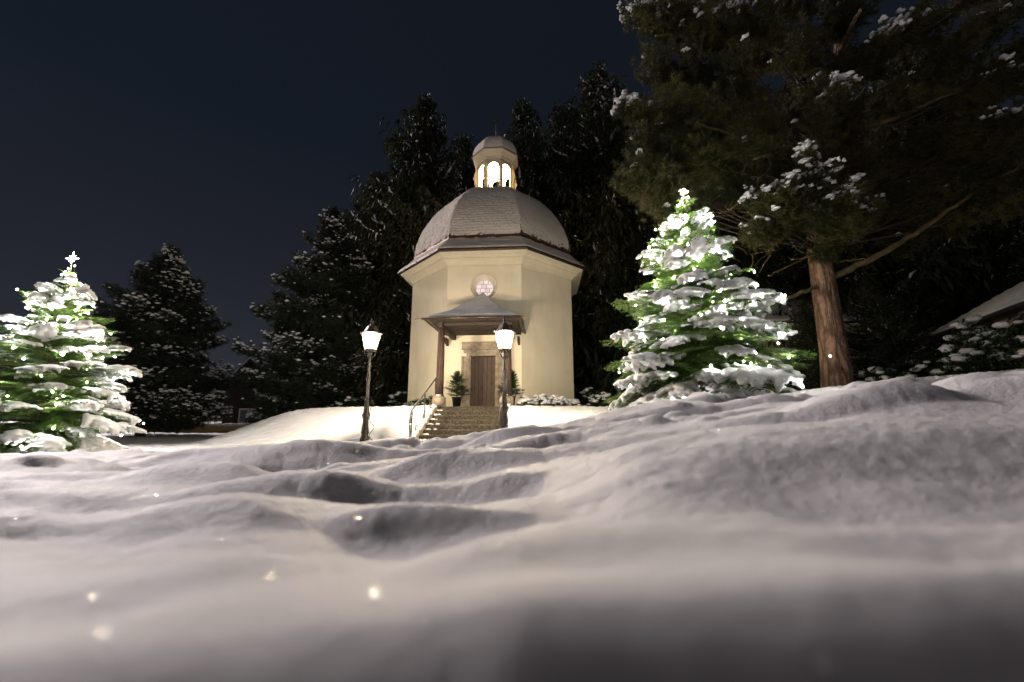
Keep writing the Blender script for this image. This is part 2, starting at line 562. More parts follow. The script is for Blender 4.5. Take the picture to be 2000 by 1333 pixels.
M['housewood'] = mat('dark_boards', (0.02, 0.016, 0.013), (0.04, 0.03, 0.022), rough=0.9, scale=5, stretch=(4, 4, 0.4))
M['band'] = mat('white_band', (0.62, 0.58, 0.52), rough=0.8)
M['dimglass'] = mat('dim_window_glass', (0.10, 0.11, 0.14), rough=0.15, spec=0.6)
M['roofmetal'] = mat('dark_eave', (0.035, 0.03, 0.03), rough=0.6)
M['yellowwall'] = mat('ochre_render', (0.36, 0.27, 0.13), (0.42, 0.32, 0.17), rough=0.9, scale=2)

# ------------------------------------------------------------------ chapel frame
CX, CY, TH = -0.828, 19.154, -0.075
ct, st = math.cos(TH), math.sin(TH)


def c2w(lx, ly, z=0.0):
    return Vector((CX + ct * lx - st * ly, CY + st * lx + ct * ly, z))


LAND_Z, RISE, RUN, NSTEP, LAND_Y = 0.49, 0.137, 0.315, 7, -5.92


# ------------------------------------------------------------------ ground
def smooth(a, b, x):
    t = np.clip((x - a) / (b - a), 0, 1)
    return t * t * (3 - 2 * t)


def far_ground(x, y):
    x = np.asarray(x, float); y = np.asarray(y, float)
    xs = np.array([-60, -18, -9.5, -3.7, -0.5, 3.7, 8.9, 14, 22, 60.])
    zs = np.array([-0.9, -0.85, -0.70, -0.53, -0.42, 0.36, 0.95, 1.15, 1.2, 1.2])
    xx = np.clip(x, -59, 59)
    base = sum(np.interp(xx + o, xs, zs) for o in (-1.6, -0.8, 0, 0.8, 1.6)) / 5
    k = smooth(24, 60, np.hypot(x, y))
    base = base * (1 - k) + 0.0 * k - 0.3 * k
    dx, dy = x - CX, y - CY
    r = np.hypot(np.where(dx < 0, dx * 0.74, dx * 0.85), np.where(dy < 0, dy, dy * 0.8))
    s = 1 - smooth(5.7, 9.0, r)
    z = base + (0.50 - base) * s
    # stairwell
    lx = ct * dx + st * dy
    ly = -st * dx + ct * dy
    line = LAND_Z - 0.22 - np.clip((LAND_Y - ly) / RUN, 0, NSTEP) * RISE
    inside = (1 - smooth(1.0, 1.28, np.abs(lx))) * smooth(-8.9, -8.1, ly) * (1 - smooth(-3.6, -3.4, ly))
    z = np.where(line < z, z + (line - z) * inside, z)
    bank = smooth(1.15, 1.3, np.abs(lx)) * (1 - smooth(1.5, 3.2, np.abs(lx))) * smooth(-8.6, -7.6, ly) * (1 - smooth(-6.0, -5.4, ly))
    z = z + 0.03 * bank
    return z


NX = [-300, 0, 250, 500, 650, 750, 880, 1000, 1100, 1250, 1350, 1500, 1750, 2000, 2300]
ND = [.17, .25, .32, .40, .48, .56, .62, .74, .88, .96, 1.2, 1.35, 1.7, 2.2, 2.4, 3.2, 3.5, 4.8, 6.0, 7.5]
NY = [
    [1290, 1200, 1130, 1085, 1050, 1015, 985, 975, 960, 945, 942, 925, 925, 918, 910, 908, 904, 903, 900, 897],
    [1280, 1195, 1125, 1095, 1055, 1030, 990, 985, 965, 942, 945, 922, 925, 918, 905, 908, 900, 902, 898, 897],
    [1265, 1185, 1120, 1105, 1070, 1050, 1005, 1000, 985, 955, 950, 925, 930, 920, 903, 908, 895, 898, 892, 886],
    [1250, 1165, 1085, 1085, 1070, 1035, 972, 985, 985, 940, 945, 912, 922, 915, 892, 900, 882, 888, 878, 870],
    [1230, 1150, 1088, 1100, 1085, 1045, 1000, 985, 985, 930, 940, 930, 912, 905, 885, 895, 868, 884, 876, 870],
    [1215, 1140, 1102, 1112, 1095, 1066, 984, 985, 990, 948, 952, 922, 925, 915, 885, 893, 862, 880, 876, 870],
    [1190, 1115, 1078, 1095, 1086, 1054, 986, 990, 985, 955, 955, 905, 925, 915, 882, 885, 858, 872, 880, 874],
    [1165, 1095, 1050, 1080, 1072, 1042, 988, 975, 970, 930, 930, 900, 905, 890, 838, 862, 848, 852, 846, 842],
    [1162, 1090, 1042, 1062, 1050, 1020, 992, 955, 928, 915, 905, 882, 885, 870, 830, 848, 836, 838, 832, 826],
    [1162, 1085, 1036, 1058, 1024, 978, 942, 892, 868, 864, 868, 846, 852, 845, 813, 826, 804, 815, 806, 800],
    [1158, 1085, 1036, 1056, 1018, 968, 928, 875, 852, 846, 852, 834, 842, 836, 806, 818, 780, 806, 800, 792],
    [1152, 1080, 1036, 1054, 1012, 958, 915, 857, 834, 828, 836, 810, 820, 815, 794, 806, 779, 786, 778, 772],
    [1140, 1075, 1034, 1052, 1006, 948, 902, 840, 817, 812, 820, 792, 798, 790, 766, 774, 761, 760, 752, 752],
    [1128, 1068, 1030, 1048, 1002, 944, 900, 840, 817, 808, 812, 783, 780, 772, 750, 752, 741, 738, 730, 734],
    [1120, 1060, 1020, 1042, 998, 942, 898, 840, 817, 806, 808, 780, 774, 766, 745, 748, 736, 730, 722, 728],
]


def catmull(xk, P, x):
    """xk (k,), P (k, ...) -> values at x (n,), clamped ends"""
    xk = np.asarray(xk, float)
    x = np.clip(x, xk[0], xk[-1])
    i = np.clip(np.searchsorted(xk, x) - 1, 0, len(xk) - 2)
    h = xk[i + 1] - xk[i]
    t = (x - xk[i]) / h
    d = np.empty_like(P)
    d[1:-1] = (P[2:] - P[:-2]) / (xk[2:] - xk[:-2]).reshape(-1, *([1] * (P.ndim - 1)))
    d[0] = (P[1] - P[0]) / (xk[1] - xk[0]); d[-1] = (P[-1] - P[-2]) / (xk[-1] - xk[-2])
    d *= 0.85
    sh = (-1,) + (1,) * (P.ndim - 1)
    t, h = t.reshape(sh), h.reshape(sh)
    return (2 * t**3 - 3 * t**2 + 1) * P[i] + (t**3 - 2 * t**2 + t) * h * d[i] + (-2 * t**3 + 3 * t**2) * P[i + 1] + (t**3 - t**2) * h * d[i + 1]


def make_ground():
    # polar sheet round the viewpoint: fine where the camera looks, coarse behind it
    az = np.concatenate([np.linspace(-180, -62, 50)[:-1], np.linspace(-62, 62, 800), np.linspace(62, 180, 50)[1:-1]]) * PI / 180
    rr = np.concatenate([np.geomspace(0.03, 9, 520)[:-1], np.geomspace(9, 18, 300)[:-1], np.geomspace(18, 40, 60)[:-1], np.geomspace(40, 900, 40)])
    # knots: azimuth (rad) x log depth -> z
    ka = np.array([math.atan((p - 1000) / F_PX / 0.985) for p in NX])
    tab = np.array([[un(px, py, d).z for d, py in zip(ND, row)] for px, row in zip(NX, NY)])
    edge = np.clip((np.array(NX) + 200) / 1000, 0.4, 1)
    pre = np.stack([-0.19 - 0.08 * edge, -0.155 - 0.035 * edge, -0.105 - 0.012 * edge], 1)
    pre[:, 2] = tab[:, 0] - 0.006 - 0.019 * edge
    tab = np.concatenate([pre, tab], 1)
    kd = np.log(np.array([0.03, 0.09, 0.135] + ND))
    A, R = np.meshgrid(az, rr, indexing='ij')
    ac = np.clip(az, ka[0], ka[-1])
    row = catmull(ka, tab, ac)                     # (na, nd)
    X, Y = R * np.sin(A), R * np.cos(A)
    dep = R * np.cos(np.clip(A, ka[0], ka[-1]))
    near = np.stack([catmull(kd, row[i], np.log(dep[i])) for i in range(len(az))])
    far = far_ground(X, Y)
    # behind the camera the knoll simply runs on
    back = smooth(62, 100, np.abs(A) * 180 / PI)
    near = near * (1 - back) + back * (-0.12 + 0.05 * np.tanh(X))
    k = smooth(5.0, 8.5, dep)
    k = np.where(back > 0, np.maximum(k, smooth(3, 9, R) * back), k)
    Z = near * (1 - k) + far * k
    # small relief: wind lumps, crumbs
    amp = np.clip((R - 0.35) / 1.0, 0.0, 1.0)
    calm = 1 - 0.75 * smooth(6.5, 10, R)
    U, Vv = X + 0.35 * Y, Y - 0.15 * X
    wx = X + 0.25 * vnoise(X / 0.5, Y / 0.5, 71); wy = Y + 0.25 * vnoise(X / 0.5 + 5, Y / 0.5, 72)
    bil = lambda sx, sy, sd: np.abs(vnoise(wx / sx, wy / sy, sd)) - 0.16
    tame = (1 - .5 * smooth(1.0, 4.0, X)) * (1 - .85 * smooth(.05, .35, X) * (1 - smooth(1.0, 2.4, R)))
    n = 0.21 * bil(1.25, 0.66, 1) * amp * calm * tame
    n += 0.11 * bil(0.55, 0.33, 2) * amp * calm * tame
    n += 0.030 * bil(0.22, 0.17, 7) * np.clip((R - .5) / 1.0, 0, 1) * calm * tame
    n += 0.010 * vnoise(X / 0.15, Y / 0.12, 3) * np.clip(R / 1.6, 0.03, 1) ** 1.5 * (0.25 + 0.9 * calm)
    n += 0.005 * vnoise(X / 0.05, Y / 0.045, 4) * np.clip(R / 1.2, 0.08, 1) * (.35 + .65 * smooth(1.2, 3, R))
    n += 0.0030 * vnoise(X / 0.018, Y / 0.016, 5) * (R < 4) * np.clip(R / 1.0, .12, 1)
    n += 0.013 * vnoise(X / 0.12 + 3, Y / 0.075, 13) * smooth(.12, .3, R) * (1 - smooth(.6, 1.2, R))
    # wind ripples on the mound below the chapel
    n += 0.06 * vnoise(X / 0.26 + Y / 0.5, Y / 0.11 - X / 0.5, 9) * smooth(8, 10, R)
    crumb = np.clip(vnoise(X / 0.16, Y / 0.16, 6) - 0.28, 0, 1) * 0.12 * smooth(0.9, 2.5, R)
    dx, dy = X - CX, Y - CY
    lx, ly = ct * dx + st * dy, -st * dx + ct * dy
    dig = (np.abs(lx) < 1.2) & (ly > -8.6) & (ly < 3)
    Z = Z + np.where(dig, -0.02, n + crumb)
    far_roll = smooth(60, 300, R)
    Z = Z + far_roll * 3.0 * vnoise(X / 120, Y / 120, 8)
    na, nr = A.shape
    v = np.stack([X, Y, Z], -1).reshape(-1, 3)
    i = np.arange(na)[:, None]; j = np.arange(nr - 1)[None]
    i2 = (i + 1) % na
    a = (i * nr + j); b = (i * nr + j + 1); c = (i2 * nr + j + 1); d = (i2 * nr + j)
    f = np.stack([a, b, c, d], -1).reshape(-1, 4)[:, ::-1]
    v = np.concatenate([v, [[0, 0, float(Z[:, 0].mean())]]])
    me = mesh_np('snow_ground', v, f, M['snow'], smooth=True)
    o = obj('snow_ground', me)
    tag(o, 'lumpy snow covered ground rising to the chapel mound', None, None, 'structure')
    global GZ
    from mathutils.bvhtree import BVHTree
    bv = BVHTree.FromObject(o, bpy.context.evaluated_depsgraph_get())
    GZ = lambda x, y: (bv.ray_cast(Vector((x, y, 60)), Vector((0, 0, -1)))[0] or Vector((0, 0, 0))).z


make_ground()

# ------------------------------------------------------------------ chapel
RW, AP = 3.8, 3.8 * math.cos(PI / 8)
HW = AP * math.tan(PI / 8)
WZ0, WZ1 = 0.15, 6.25


def build_chapel():
    ch = thing('chapel', 'small octagonal cream chapel with snowy dome and glowing lantern turret', 'chapel', (CX, CY, 0), TH)

    def face_fn(k):
        a = -PI / 2 + k * PI / 4
        n = Vector((math.cos(a), math.sin(a), 0)); t = Vector((-math.sin(a), math.cos(a), 0))
        return lambda u, z, d=0.0: t * u + n * (AP - d) + Vector((0, 0, z))

    # walls: seven plain faces, the front one with a door opening and a round window
    w = MB()
    for k in range(1, 8):
        q = face_fn(k)
        w.add([q(-HW, WZ0), q(HW, WZ0), q(HW, WZ1), q(-HW, WZ1)], [(0, 1, 2, 3)])
    q = face_fn(0)
    zs, dw, dz = 3.2, 0.47, 2.44 + 0.05
    w.add([q(-HW, WZ0), q(-dw, WZ0), q(-dw, zs), q(-HW, zs)], [(0, 1, 2, 3)])
    w.add([q(dw, WZ0), q(HW, WZ0), q(HW, zs), q(dw, zs)], [(0, 1, 2, 3)])
    w.add([q(-dw, dz), q(dw, dz), q(dw, zs), q(-dw, zs)], [(0, 1, 2, 3)])
    wz, wr = 5.18, 0.50
    ang = sorted(set([round(2 * PI * i / 64, 6) for i in range(64)] + [round(math.atan2(z - wz, x) % (2 * PI), 6) for x in (-HW, HW) for z in (zs, WZ1)]))
    pin, pout = [], []
    for a in ang:
        c, s = math.cos(a), math.sin(a)
        tx = HW / abs(c) if abs(c) > 1e-6 else 1e9
        tz = ((WZ1 - wz) / s if s > 0 else (zs - wz) / s) if abs(s) > 1e-6 else 1e9
        t = min(tx, tz)
        pin.append(q(wr * c, wz + wr * s)); pout.append(q(t * c, wz + t * s))
    n = len(ang)
    w.add(pin + pout, [(i, n + i, n + (i + 1) % n, (i + 1) % n) for i in range(n)])
    w.build('wall', M['plaster'], ch)

    # round window
    N_ = 64
    win = MB()
    ring = lambda r, d: [q(r * math.cos(2 * PI * i / N_), wz + r * math.sin(2 * PI * i / N_), d) for i in range(N_)]
    prof = [(0.545, 0.0), (0.54, -0.03), (0.505, -0.03), (0.50, 0.0), (0.34, 0.16), (0.34, 0.22)]
    v, f = [], []
    for r, d in prof: v += ring(r, d)
    for i in range(len(prof) - 1):
        for k in range(N_):
            l = (k + 1) % N_
            f.append((i * N_ + k, i * N_ + l, (i + 1) * N_ + l, (i + 1) * N_ + k))
    win.add(v, f)
    wo = win.build('round_window', M['reveal'], ch, True)
    R = 0.335

    def clip_cell(x0, x1, z0, z1):
        pts = []
        P = [(x0, z0), (x1, z0), (x1, z1), (x0, z1)]
        for i in range(4):
            (ax, az), (bx, bz) = P[i], P[(i + 1) % 4]
            for t in np.linspace(0, 1, 9)[:-1]:
                pts.append((ax + (bx - ax) * t, az + (bz - az) * t))
        out = []
        for x, z in pts:
            r = math.hypot(x, z)
            if r > R: x, z = x * R / r, z * R / r
            if not out or math.hypot(x - out[-1][0], z - out[-1][1]) > 1e-4: out.append((x, z))
        return out
    rows = np.linspace(-R, R, 5)
    offs = [(-.4, -.1, .12, .4), (-.4, -.17, .02, .2, .4), (-.4, -.12, .08, .4), (-.4, -.05, .15, .4)]
    for ri in range(4):
        o_ = offs[ri]
        for ci in range(len(o_) - 1):
            x0, x1 = max(o_[ci], -R) + 0.008, min(o_[ci + 1], R) - 0.008
            z0, z1 = rows[ri] + 0.008, rows[ri + 1] - 0.008
            zn = 0 if z0 < 0 < z1 else min(abs(z0), abs(z1))
            xn = 0 if x0 < 0 < x1 else min(abs(x0), abs(x1))
            if math.hypot(xn, zn) > R - 0.03: continue
            c = clip_cell(x0, x1, z0, z1)
            if len(c) < 3: continue
            MB().prism(c, lambda u, z, t: q(u, wz + z, t), 0.19, 0.2).build('pane', M['pane2' if (ri + ci) % 3 == 0 else 'pane1'], wo)
    MB().add([q(0, wz, 0.21)] + ring(0.345, 0.21), [(0, i + 1, (i + 1) % N_ + 1) for i in range(N_)]).build('lead_frame', M['lead'], wo)

    # cornice, gutter, roofs
    octa([(3.795, 6.02), (3.83, 6.02), (3.83, 6.07), (3.87, 6.12), (3.98, 6.20), (4.12, 6.26), (4.12, 6.30), (4.20, 6.36), (4.30, 6.40), (4.36, 6.46), (4.36, 6.52), (3.7, 6.55), (3.7, 6.02)], close=True).build('cornice', M['trim'], ch)
    g = octa([(4.37, 6.47), (4.41, 6.45), (4.46, 6.46), (4.485, 6.50), (4.485, 6.555), (4.46, 6.56), (4.45, 6.51), (4.38, 6.51)], close=True).build('gutter', M['gutter'], ch)
    for k in range(8):
        a0, a1 = -PI / 2 + PI / 8 + k * PI / 4, -PI / 2 + PI / 8 + (k + 1) * PI / 4
        for t in (0.18, 0.5, 0.82):
            p0 = Vector((math.cos(a0), math.sin(a0), 0)) * 4.487; p1 = Vector((math.cos(a1), math.sin(a1), 0)) * 4.487
            p = p0.lerp(p1, t); am = (a0 + a1) / 2
            MB().box((p.x, p.y, 6.505), (0.02, 0.03, 0.12), am).build('gutter_bracket', M['copper'], g)
    # skirt roof under snow
    def facets(prof, nu, nv, disp, bare, name, mt, parent):
        pr = np.array(prof, float)
        s = np.concatenate([[0], np.cumsum(np.hypot(*np.diff(pr, axis=0).T))])
        tv = np.linspace(0, s[-1], nv)
        # smooth profile
        Rv, Zv = catmull(s, pr[:, 0], tv), catmull(s, pr[:, 1], tv)
        dR, dZ = np.gradient(Rv, tv), np.gradient(Zv, tv)
        vs, fs, bs, b0 = [], [], [], 0
        for k in range(8):
            a = -PI / 2 + k * PI / 4
            ap = Rv * math.cos(PI / 8); hw = Rv * math.sin(PI / 8)
            u = np.linspace(-1, 1, nu)
            U, V = np.meshgrid(u, np.arange(nv), indexing='ij')
            d = disp(U * hw[V], tv[V], k, U)
            nr, nz = dZ[V], -dR[V]
            ln = np.hypot(nr, nz); nr, nz = nr / ln, nz / ln
            edge = np.clip((1 - np.abs(U)) / 0.04, 0, 1)
            d = d * (0.35 + 0.65 * edge)
            r = ap[V] + nr * d; z = Zv[V] + nz * d
            x_ = U * (hw[V] + (nr * d) * math.tan(PI / 8))
            X = math.cos(a) * r - math.sin(a) * x_; Y = math.sin(a) * r + math.cos(a) * x_
            vs.append(np.stack([X, Y, z], -1).reshape(-1, 3))
            i = np.arange(nu - 1)[:, None]; j = np.arange(nv - 1)[None]
            fs.append((np.stack([i * nv + j, (i + 1) * nv + j, (i + 1) * nv + j + 1, i * nv + j + 1], -1).reshape(-1, 4)) + b0)
            bs.append(bare(U, tv[V] / s[-1], k).ravel())
            b0 += nu * nv
        return obj(name, mesh_np(name, np.concatenate(vs), np.concatenate(fs), mt, True, {'bare': np.concatenate(bs)}), parent)

    sk = octa([(4.40, 6.53), (4.40, 6.56), (3.75, 7.22), (3.6, 7.22), (3.6, 6.53)], close=True).build('skirt_roof', M['patina'], ch)
    facets([(4.42, 6.55), (4.43, 6.60), (4.38, 6.67), (4.05, 6.97), (3.74, 7.29)], 60, 40,
           lambda u, v, k, U: 0.012 + 0.03 * vnoise(u * 6 + k * 31, v * 5, 11) + 0.02 * vnoise(u * 22 + k * 7, v * 9, 12),
           lambda U, v, k: 0 * U, 'roof_snow', M['roofsnow'], sk)
    octa([(3.62, 7.20), (3.76, 7.20), (3.80, 7.24), (3.80, 7.37), (3.62, 7.37)], close=True).build('copper_band', M['copper'], ch)

    def shing(u, v, k, U):
        row = v / 0.135 + 0.10 * vnoise(u * 7 + k * 13, v * 1.5, 21) + 0.06 * vnoise(u * 20, v * 20 + k, 24)
        fr = row - np.floor(row)
        saw = (1 - fr) * 0.020
        scal = 0.012 * np.abs(np.sin((u / 0.11 + np.floor(row) * 0.5) * PI))
        return saw + scal + 0.022 * vnoise(u * 9 + k * 5, v * 9, 22) + 0.03 * vnoise(u * 2 + k, v * 2.2, 23)

    def bare(U, v, k):
        b = 0.42 * np.exp(-v / 0.035) + 0.36 * np.exp(-(1 - np.abs(U)) / 0.025) * np.exp(-v / 0.35)
        b += 0.16 * np.exp(-v / 0.25) * (k == 1)
        return b + 0.12 * vnoise(U * 9 + k * 7, v * 26, 31)
    dprof = [(3.79, 7.36), (3.765, 7.60), (3.68, 8.05), (3.48, 8.60), (3.18, 9.15), (2.78, 9.72), (2.25, 10.25), (1.6, 10.66), (1.05, 10.92)]
    dome = facets(dprof, 90, 150, shing, bare, 'dome_roof', M['roofsnow'], ch)

    # lantern turret
    LR = 0.92; la = LR * math.cos(PI / 8); lh = la * math.tan(PI / 8)
    lt = octa([(1.22, 10.62), (1.22, 10.86), (1.16, 10.92), (0.98, 11.0), (0.0, 11.0)]).build('lantern_turret', M['patina'], ch)
    z0, z1, zsp, ow = 10.98, 12.62, 12.12, 0.265
    for k in range(8):
        a = -PI / 2 + k * PI / 4
        nrm = Vector((math.cos(a), math.sin(a), 0)); tan = Vector((-math.sin(a), math.cos(a), 0))
        fn = lambda u, z, t: tan * u + nrm * t + Vector((0, 0, z))
        arch = [(ow * math.cos(PI * i / 16), zsp + ow * math.sin(PI * i / 16)) for i in range(17)]
        b = MB()
        b.prism([(-lh, z0), (-ow, z0), (-ow, zsp), (-lh, zsp)], fn, la - 0.09, la)
        b.prism([(ow, z0), (lh, z0), (lh, zsp), (ow, zsp)], fn, la - 0.09, la)
        for i in range(16):
            (x0, y0), (x1, y1) = arch[i], arch[i + 1]
            b.prism([(x1, y1), (x0, y0), (x0 * lh / ow, z1) if i else (lh, z1), (x1 * lh / ow, z1)], fn, la - 0.09, la)
        b.prism([(lh, zsp), (lh, z1), (ow, zsp)], fn, la - 0.0895, la - 0.0005)
        b.prism([(-lh, z1), (-lh, zsp), (-ow, zsp)], fn, la - 0.0895, la - 0.0005)
        ar = b.build('arched_opening', M['trim'], lt)
        e = MB()   # raised edge round the arch
        pts = [fn(-ow - .02, z0, la + .012)] + [fn(-(ow + .02) * math.cos(PI * i / 16), zsp + (ow + .02) * math.sin(PI * i / 16), la + .012) for i in range(17)] + [fn(ow + .02, z0, la + .012)]
        e.tube(pts, 0.018, 6).build('arch_moulding', M['trim'], ar, True)
        # scrolled bracket on the corner
        ac = a + PI / 8
        d = Vector((math.cos(ac), math.sin(ac), 0)); tt = Vector((-math.sin(ac), math.cos(ac), 0))
        out = [(LR - 0.05, 12.52)]
        for i in range(61):
            s_ = i / 60
            zz = 12.50 - s_ * 1.5
            rr_ = LR + 0.05 + 0.06 * s_ + 0.045 * abs(math.sin(s_ * PI * 5.5)) + 0.09 * math.exp(-((s_ - 0.42) / 0.16) ** 2)
            out.append((rr_, zz))
        out.append((LR - 0.05, 11.0))
        MB().prism(out, lambda r, z, t: d * r + tt * t + Vector((0, 0, z)), -0.055, 0.055).build('scroll_bracket', M['trim'], lt)
    octa([(0.80, 12.60), (0.95, 12.58), (0.99, 12.62), (0.99, 12.67), (1.06, 12.76), (1.15, 12.88), (1.19, 12.91), (1.19, 12.96), (0.80, 12.97)], close=True).build('turret_cornice', M['trim'], lt)
    octa([(0.0, 12.60), (0.81, 12.61), (0.81, 12.64), (0.0, 12.64)]).build('turret_ceiling', M['reveal'], lt)
    cap = octa([(1.215, 12.955), (1.225, 12.985), (1.18, 13.02), (1.15, 13.2), (1.07, 13.44), (0.91, 13.70), (0.67, 13.92), (0.40, 14.05), (0.0, 14.10)]).build('turret_cap', M['patina'], lt)
    facets([(1.17, 13.03), (1.165, 13.2), (1.085, 13.45), (0.925, 13.715), (0.68, 13.94), (0.40, 14.075), (0.02, 14.12)], 20, 40,
           lambda u, v, k, U: 0.012 + 0.02 * vnoise(u * 9 + k * 3, v * 9, 41), lambda U, v, k: 0.1 * np.exp(-v / .2) + 0 * U, 'cap_snow', M['roofsnow'], cap)
    MB().tube([(0, 0, 14.08), (0, 0, 14.3)], [0.05, 0.03], 8).lathe([(0.0, -.09), (.06, -.07), (.09, 0), (.06, .07), (0, .09)], (0, 0, 14.36), 12).tube([(0, 0, 14.44), (0, 0, 15.1)], 0.014, 6).build('finial', M['gold'], cap, True)
    s = MB()
    pts = []
    for i in range(16):
        r_ = 0.20 if i % 2 == 0 else 0.055
        pts.append((r_ * math.sin(PI * i / 8), 15.24 + r_ * math.cos(PI * i / 8)))
    s.prism(pts, lambda u, z, t: Vector((u, t, z)), -0.012, 0.012).build('star', M['gold'], cap)
    MB().lathe([(0.0, .32), (.05, .31), (.09, .27), (.11, .15), (.15, .05), (.20, 0), (.19, -.005), (.0, .02)], (0.12, -0.12, 11.12), 20).build('bell', M['bronze'], lt, True)
    MB().tube([(0.12, -0.12, 11.42), (0.12, -0.12, 11.6)], .015, 6).box((0.12, -0.12, 11.62), (0.06, 1.4, 0.06)).build('bell_beam', M['timber'], lt)
    MB().lathe([(0, -.07), (.05, -.05), (.07, 0), (.05, .05), (.0, .07)], (0, 0, 12.28), 12).build('lamp_globe', mat_emit('turret_globe', (1, .85, .6), 60), lt, True)
    L_ = bpy.data.lights.new('turret_light', 'POINT'); L_.energy = 800; L_.color = (1.0, 0.80, 0.52); L_.shadow_soft_size = 0.10
    lo = bpy.data.objects.new('turret_light', L_); lo.location = (0, 0, 12.28 - 0.2); link(lo, lt)

    # door and stone surround
    sur = MB().box((0, -AP + 0.02, 0.5), (0.01, 0.01, 0.01)).build('door_surround', M['sandstone'], ch)
    yw = -AP
    for sx in (-1, 1):
        for za, zb in ((0.49, 1.60), (1.606, 2.44)):
            b = MB()
            b.box((sx * 0.545, yw - 0.02, (za + zb) / 2), (0.13, 0.20, zb - za))
            b.box((sx * 0.672, yw - 0.045, (za + zb) / 2), (0.12, 0.09, zb - za))
            b.box((sx * 0.765, yw - 0.065, (za + zb) / 2), (0.06, 0.13, zb - za))
            b.build('jamb_stone', M['sandstone'], sur)
    b = MB()
    b.box((0, yw - 0.022, 2.505), (1.22, 0.20, 0.12)).box((0, yw - 0.047, 2.63), (1.46, 0.09, 0.12)).box((0, yw - 0.068, 2.73), (1.59, 0.14, 0.07)).box((0, yw - 0.058, 2.85), (1.58, 0.10, 0.16)).box((0, yw - 0.07, 2.96), (1.60, 0.14, 0.06))
    b.build('lintel', M['sandstone'], sur)
    dr = MB().box((0, yw + 0.085, 1.465), (0.96, 0.03, 1.95)).build('door', M['door'], ch)
    for i in range(6):
        x = -0.40 + i * 0.16
        MB().bbox((x, yw + 0.056, 1.465), (0.152, 0.03, 1.93), 0.006).build('plank', M['door'], dr)
    hnd = MB().tube([(0.36, yw + 0.03, 1.42), (0.36, yw - 0.02, 1.42), (0.27, yw - 0.02, 1.42)], 0.012, 8).box((0.36, yw + 0.037, 1.42), (0.05, 0.012, 0.2))
    hnd.build('handle', M['iron'], dr)
    MB().box((0, yw - 0.02, 0.50), (0.94, 0.2, 0.02)).build('threshold', M['sandstone'], sur)

    # porch: columns, beams, board ceiling, hipped roof with snow
    po = MB().bbox((0, -5.62, 3.205), (2.5, 0.12, 0.10), 0.01).build('porch', M['timber'], ch)
    for sx in (-1, 1):
        c = MB().lathe([(0.125, 0.86), (0.125, 1.4), (0.118, 2.2), (0.108, 3.08)], (sx * 1.11, -5.56, 0), 20).build('column', M['column'], po, True)
        MB().lathe([(0.15, 0.80), (0.155, 0.84), (0.135, 0.87), (0.135, 0.9)], (sx * 1.11, -5.56, 0), 20).build('column_foot', M['iron'], c)
        MB().bbox((sx * 1.11, -5.56, 0.64), (0.36, 0.36, 0.34), 0.02).build('plinth_stone', M['sandstone'], c)
        MB().bbox((sx * 1.11, -4.62, 3.17), (0.14, 2.3, 0.18), 0.01).build('side_beam', M['timber'], po)
        # scalloped brace at the wall
        sc_out = [(-3.52, 3.02)] + [(-3.52 - 0.5 * i / 20, 2.86 + 0.12 * (i / 20) - 0.035 * abs(math.sin(i / 20 * PI * 3))) for i in range(21)] + [(-4.02, 3.10), (-3.52, 3.10)]
        MB().prism(sc_out, lambda u, z, t: Vector((t, u, z)), sx * 1.36 - 0.04, sx * 1.36 + 0.04).build('rafter_end', M['timber'], po)
    for i in range(11):
        y = -5.90 + i * 0.222
        MB().bbox((0, y + 0.06, 3.275 + 0.004 * (i % 2)), (2.9, 0.214, 0.03), 0.004).build('ceiling_board', M['timber'], po)
    # roof surface: concave hip, apex near the wall
    ex, ey, ez, ax_, az_ = 1.54, -5.98, 3.34, -3.72, 4.86

    def hip(off, grow, nu=40, nv=28):
        v, f = [], []
        # three faces: left, front, right as one strip; ring parameter u along eave, v up to apex
        eave = [Vector((-ex - grow, -3.5, 0))] + [Vector((-ex - grow, -3.5 + (ey - grow + 3.5) * i / nu, 0)) for i in range(1, nu + 1)] \
            + [Vector((-ex - grow + 2 * (ex + grow) * i / nu, ey - grow, 0)) for i in range(1, nu + 1)] + [Vector((ex + grow, ey - grow + (-3.5 - ey + grow) * i / nu, 0)) for i in range(1, nu + 1)]
        n_ = len(eave)
        for j in range(nv + 1):
            t = j / nv
            for i, e in enumerate(eave):
                ap_ = Vector((0, ax_, 0)) if nu < i < 2 * nu else Vector((0, ax_ if i not in (0, n_ - 1) else -3.5, 0))
                if i <= nu: ap_ = Vector((0, -3.5 + (ax_ + 3.5) * min(1, i / (nu * 0.12)), 0))
                if i >= 2 * nu: ap_ = Vector((0, -3.5 + (ax_ + 3.5) * min(1, (n_ - 1 - i) / (nu * 0.12)), 0))
                p = e.lerp(ap_, t)
                z = ez + (az_ - ez) * (0.62 * t + 0.38 * t ** 2.2)
                k = off
                if off > 0.02:
                    k = off * min(1, 0.25 + t * 14) * (1 - 0.5 * t)
                    k += 0.018 * float(vnoise(np.array([p.x * 5.0]), np.array([p.y * 5.0 + t * 4]), 51)[0]) + (0.012 * (1 - ((t * 16) % 1)) if t > 0.05 else 0)
                v.append((p.x, p.y, z + k))
        for j in range(nv):
            for i in range(n_ - 1):
                f.append((j * n_ + i, j * n_ + i + 1, (j + 1) * n_ + i + 1, (j + 1) * n_ + i))
        return v, f, n_
    v, f, n_ = hip(0.0, 0.0)
    rb = MB().add(v, f); v2 = [(x, y, z - 0.035) for x, y, z in v]; rb.add(v2, f)
    b0 = len(v)
    rb.f += [(i, i + 1, b0 + i + 1, b0 + i) for i in range(n_ - 1)]
    pr = rb.build('porch_roof', M['patina'], po)
    v, f, n_ = hip(0.10, -0.03)
    sb = MB().add(v, f)
    v2, f2, _ = hip(0.012, -0.03)
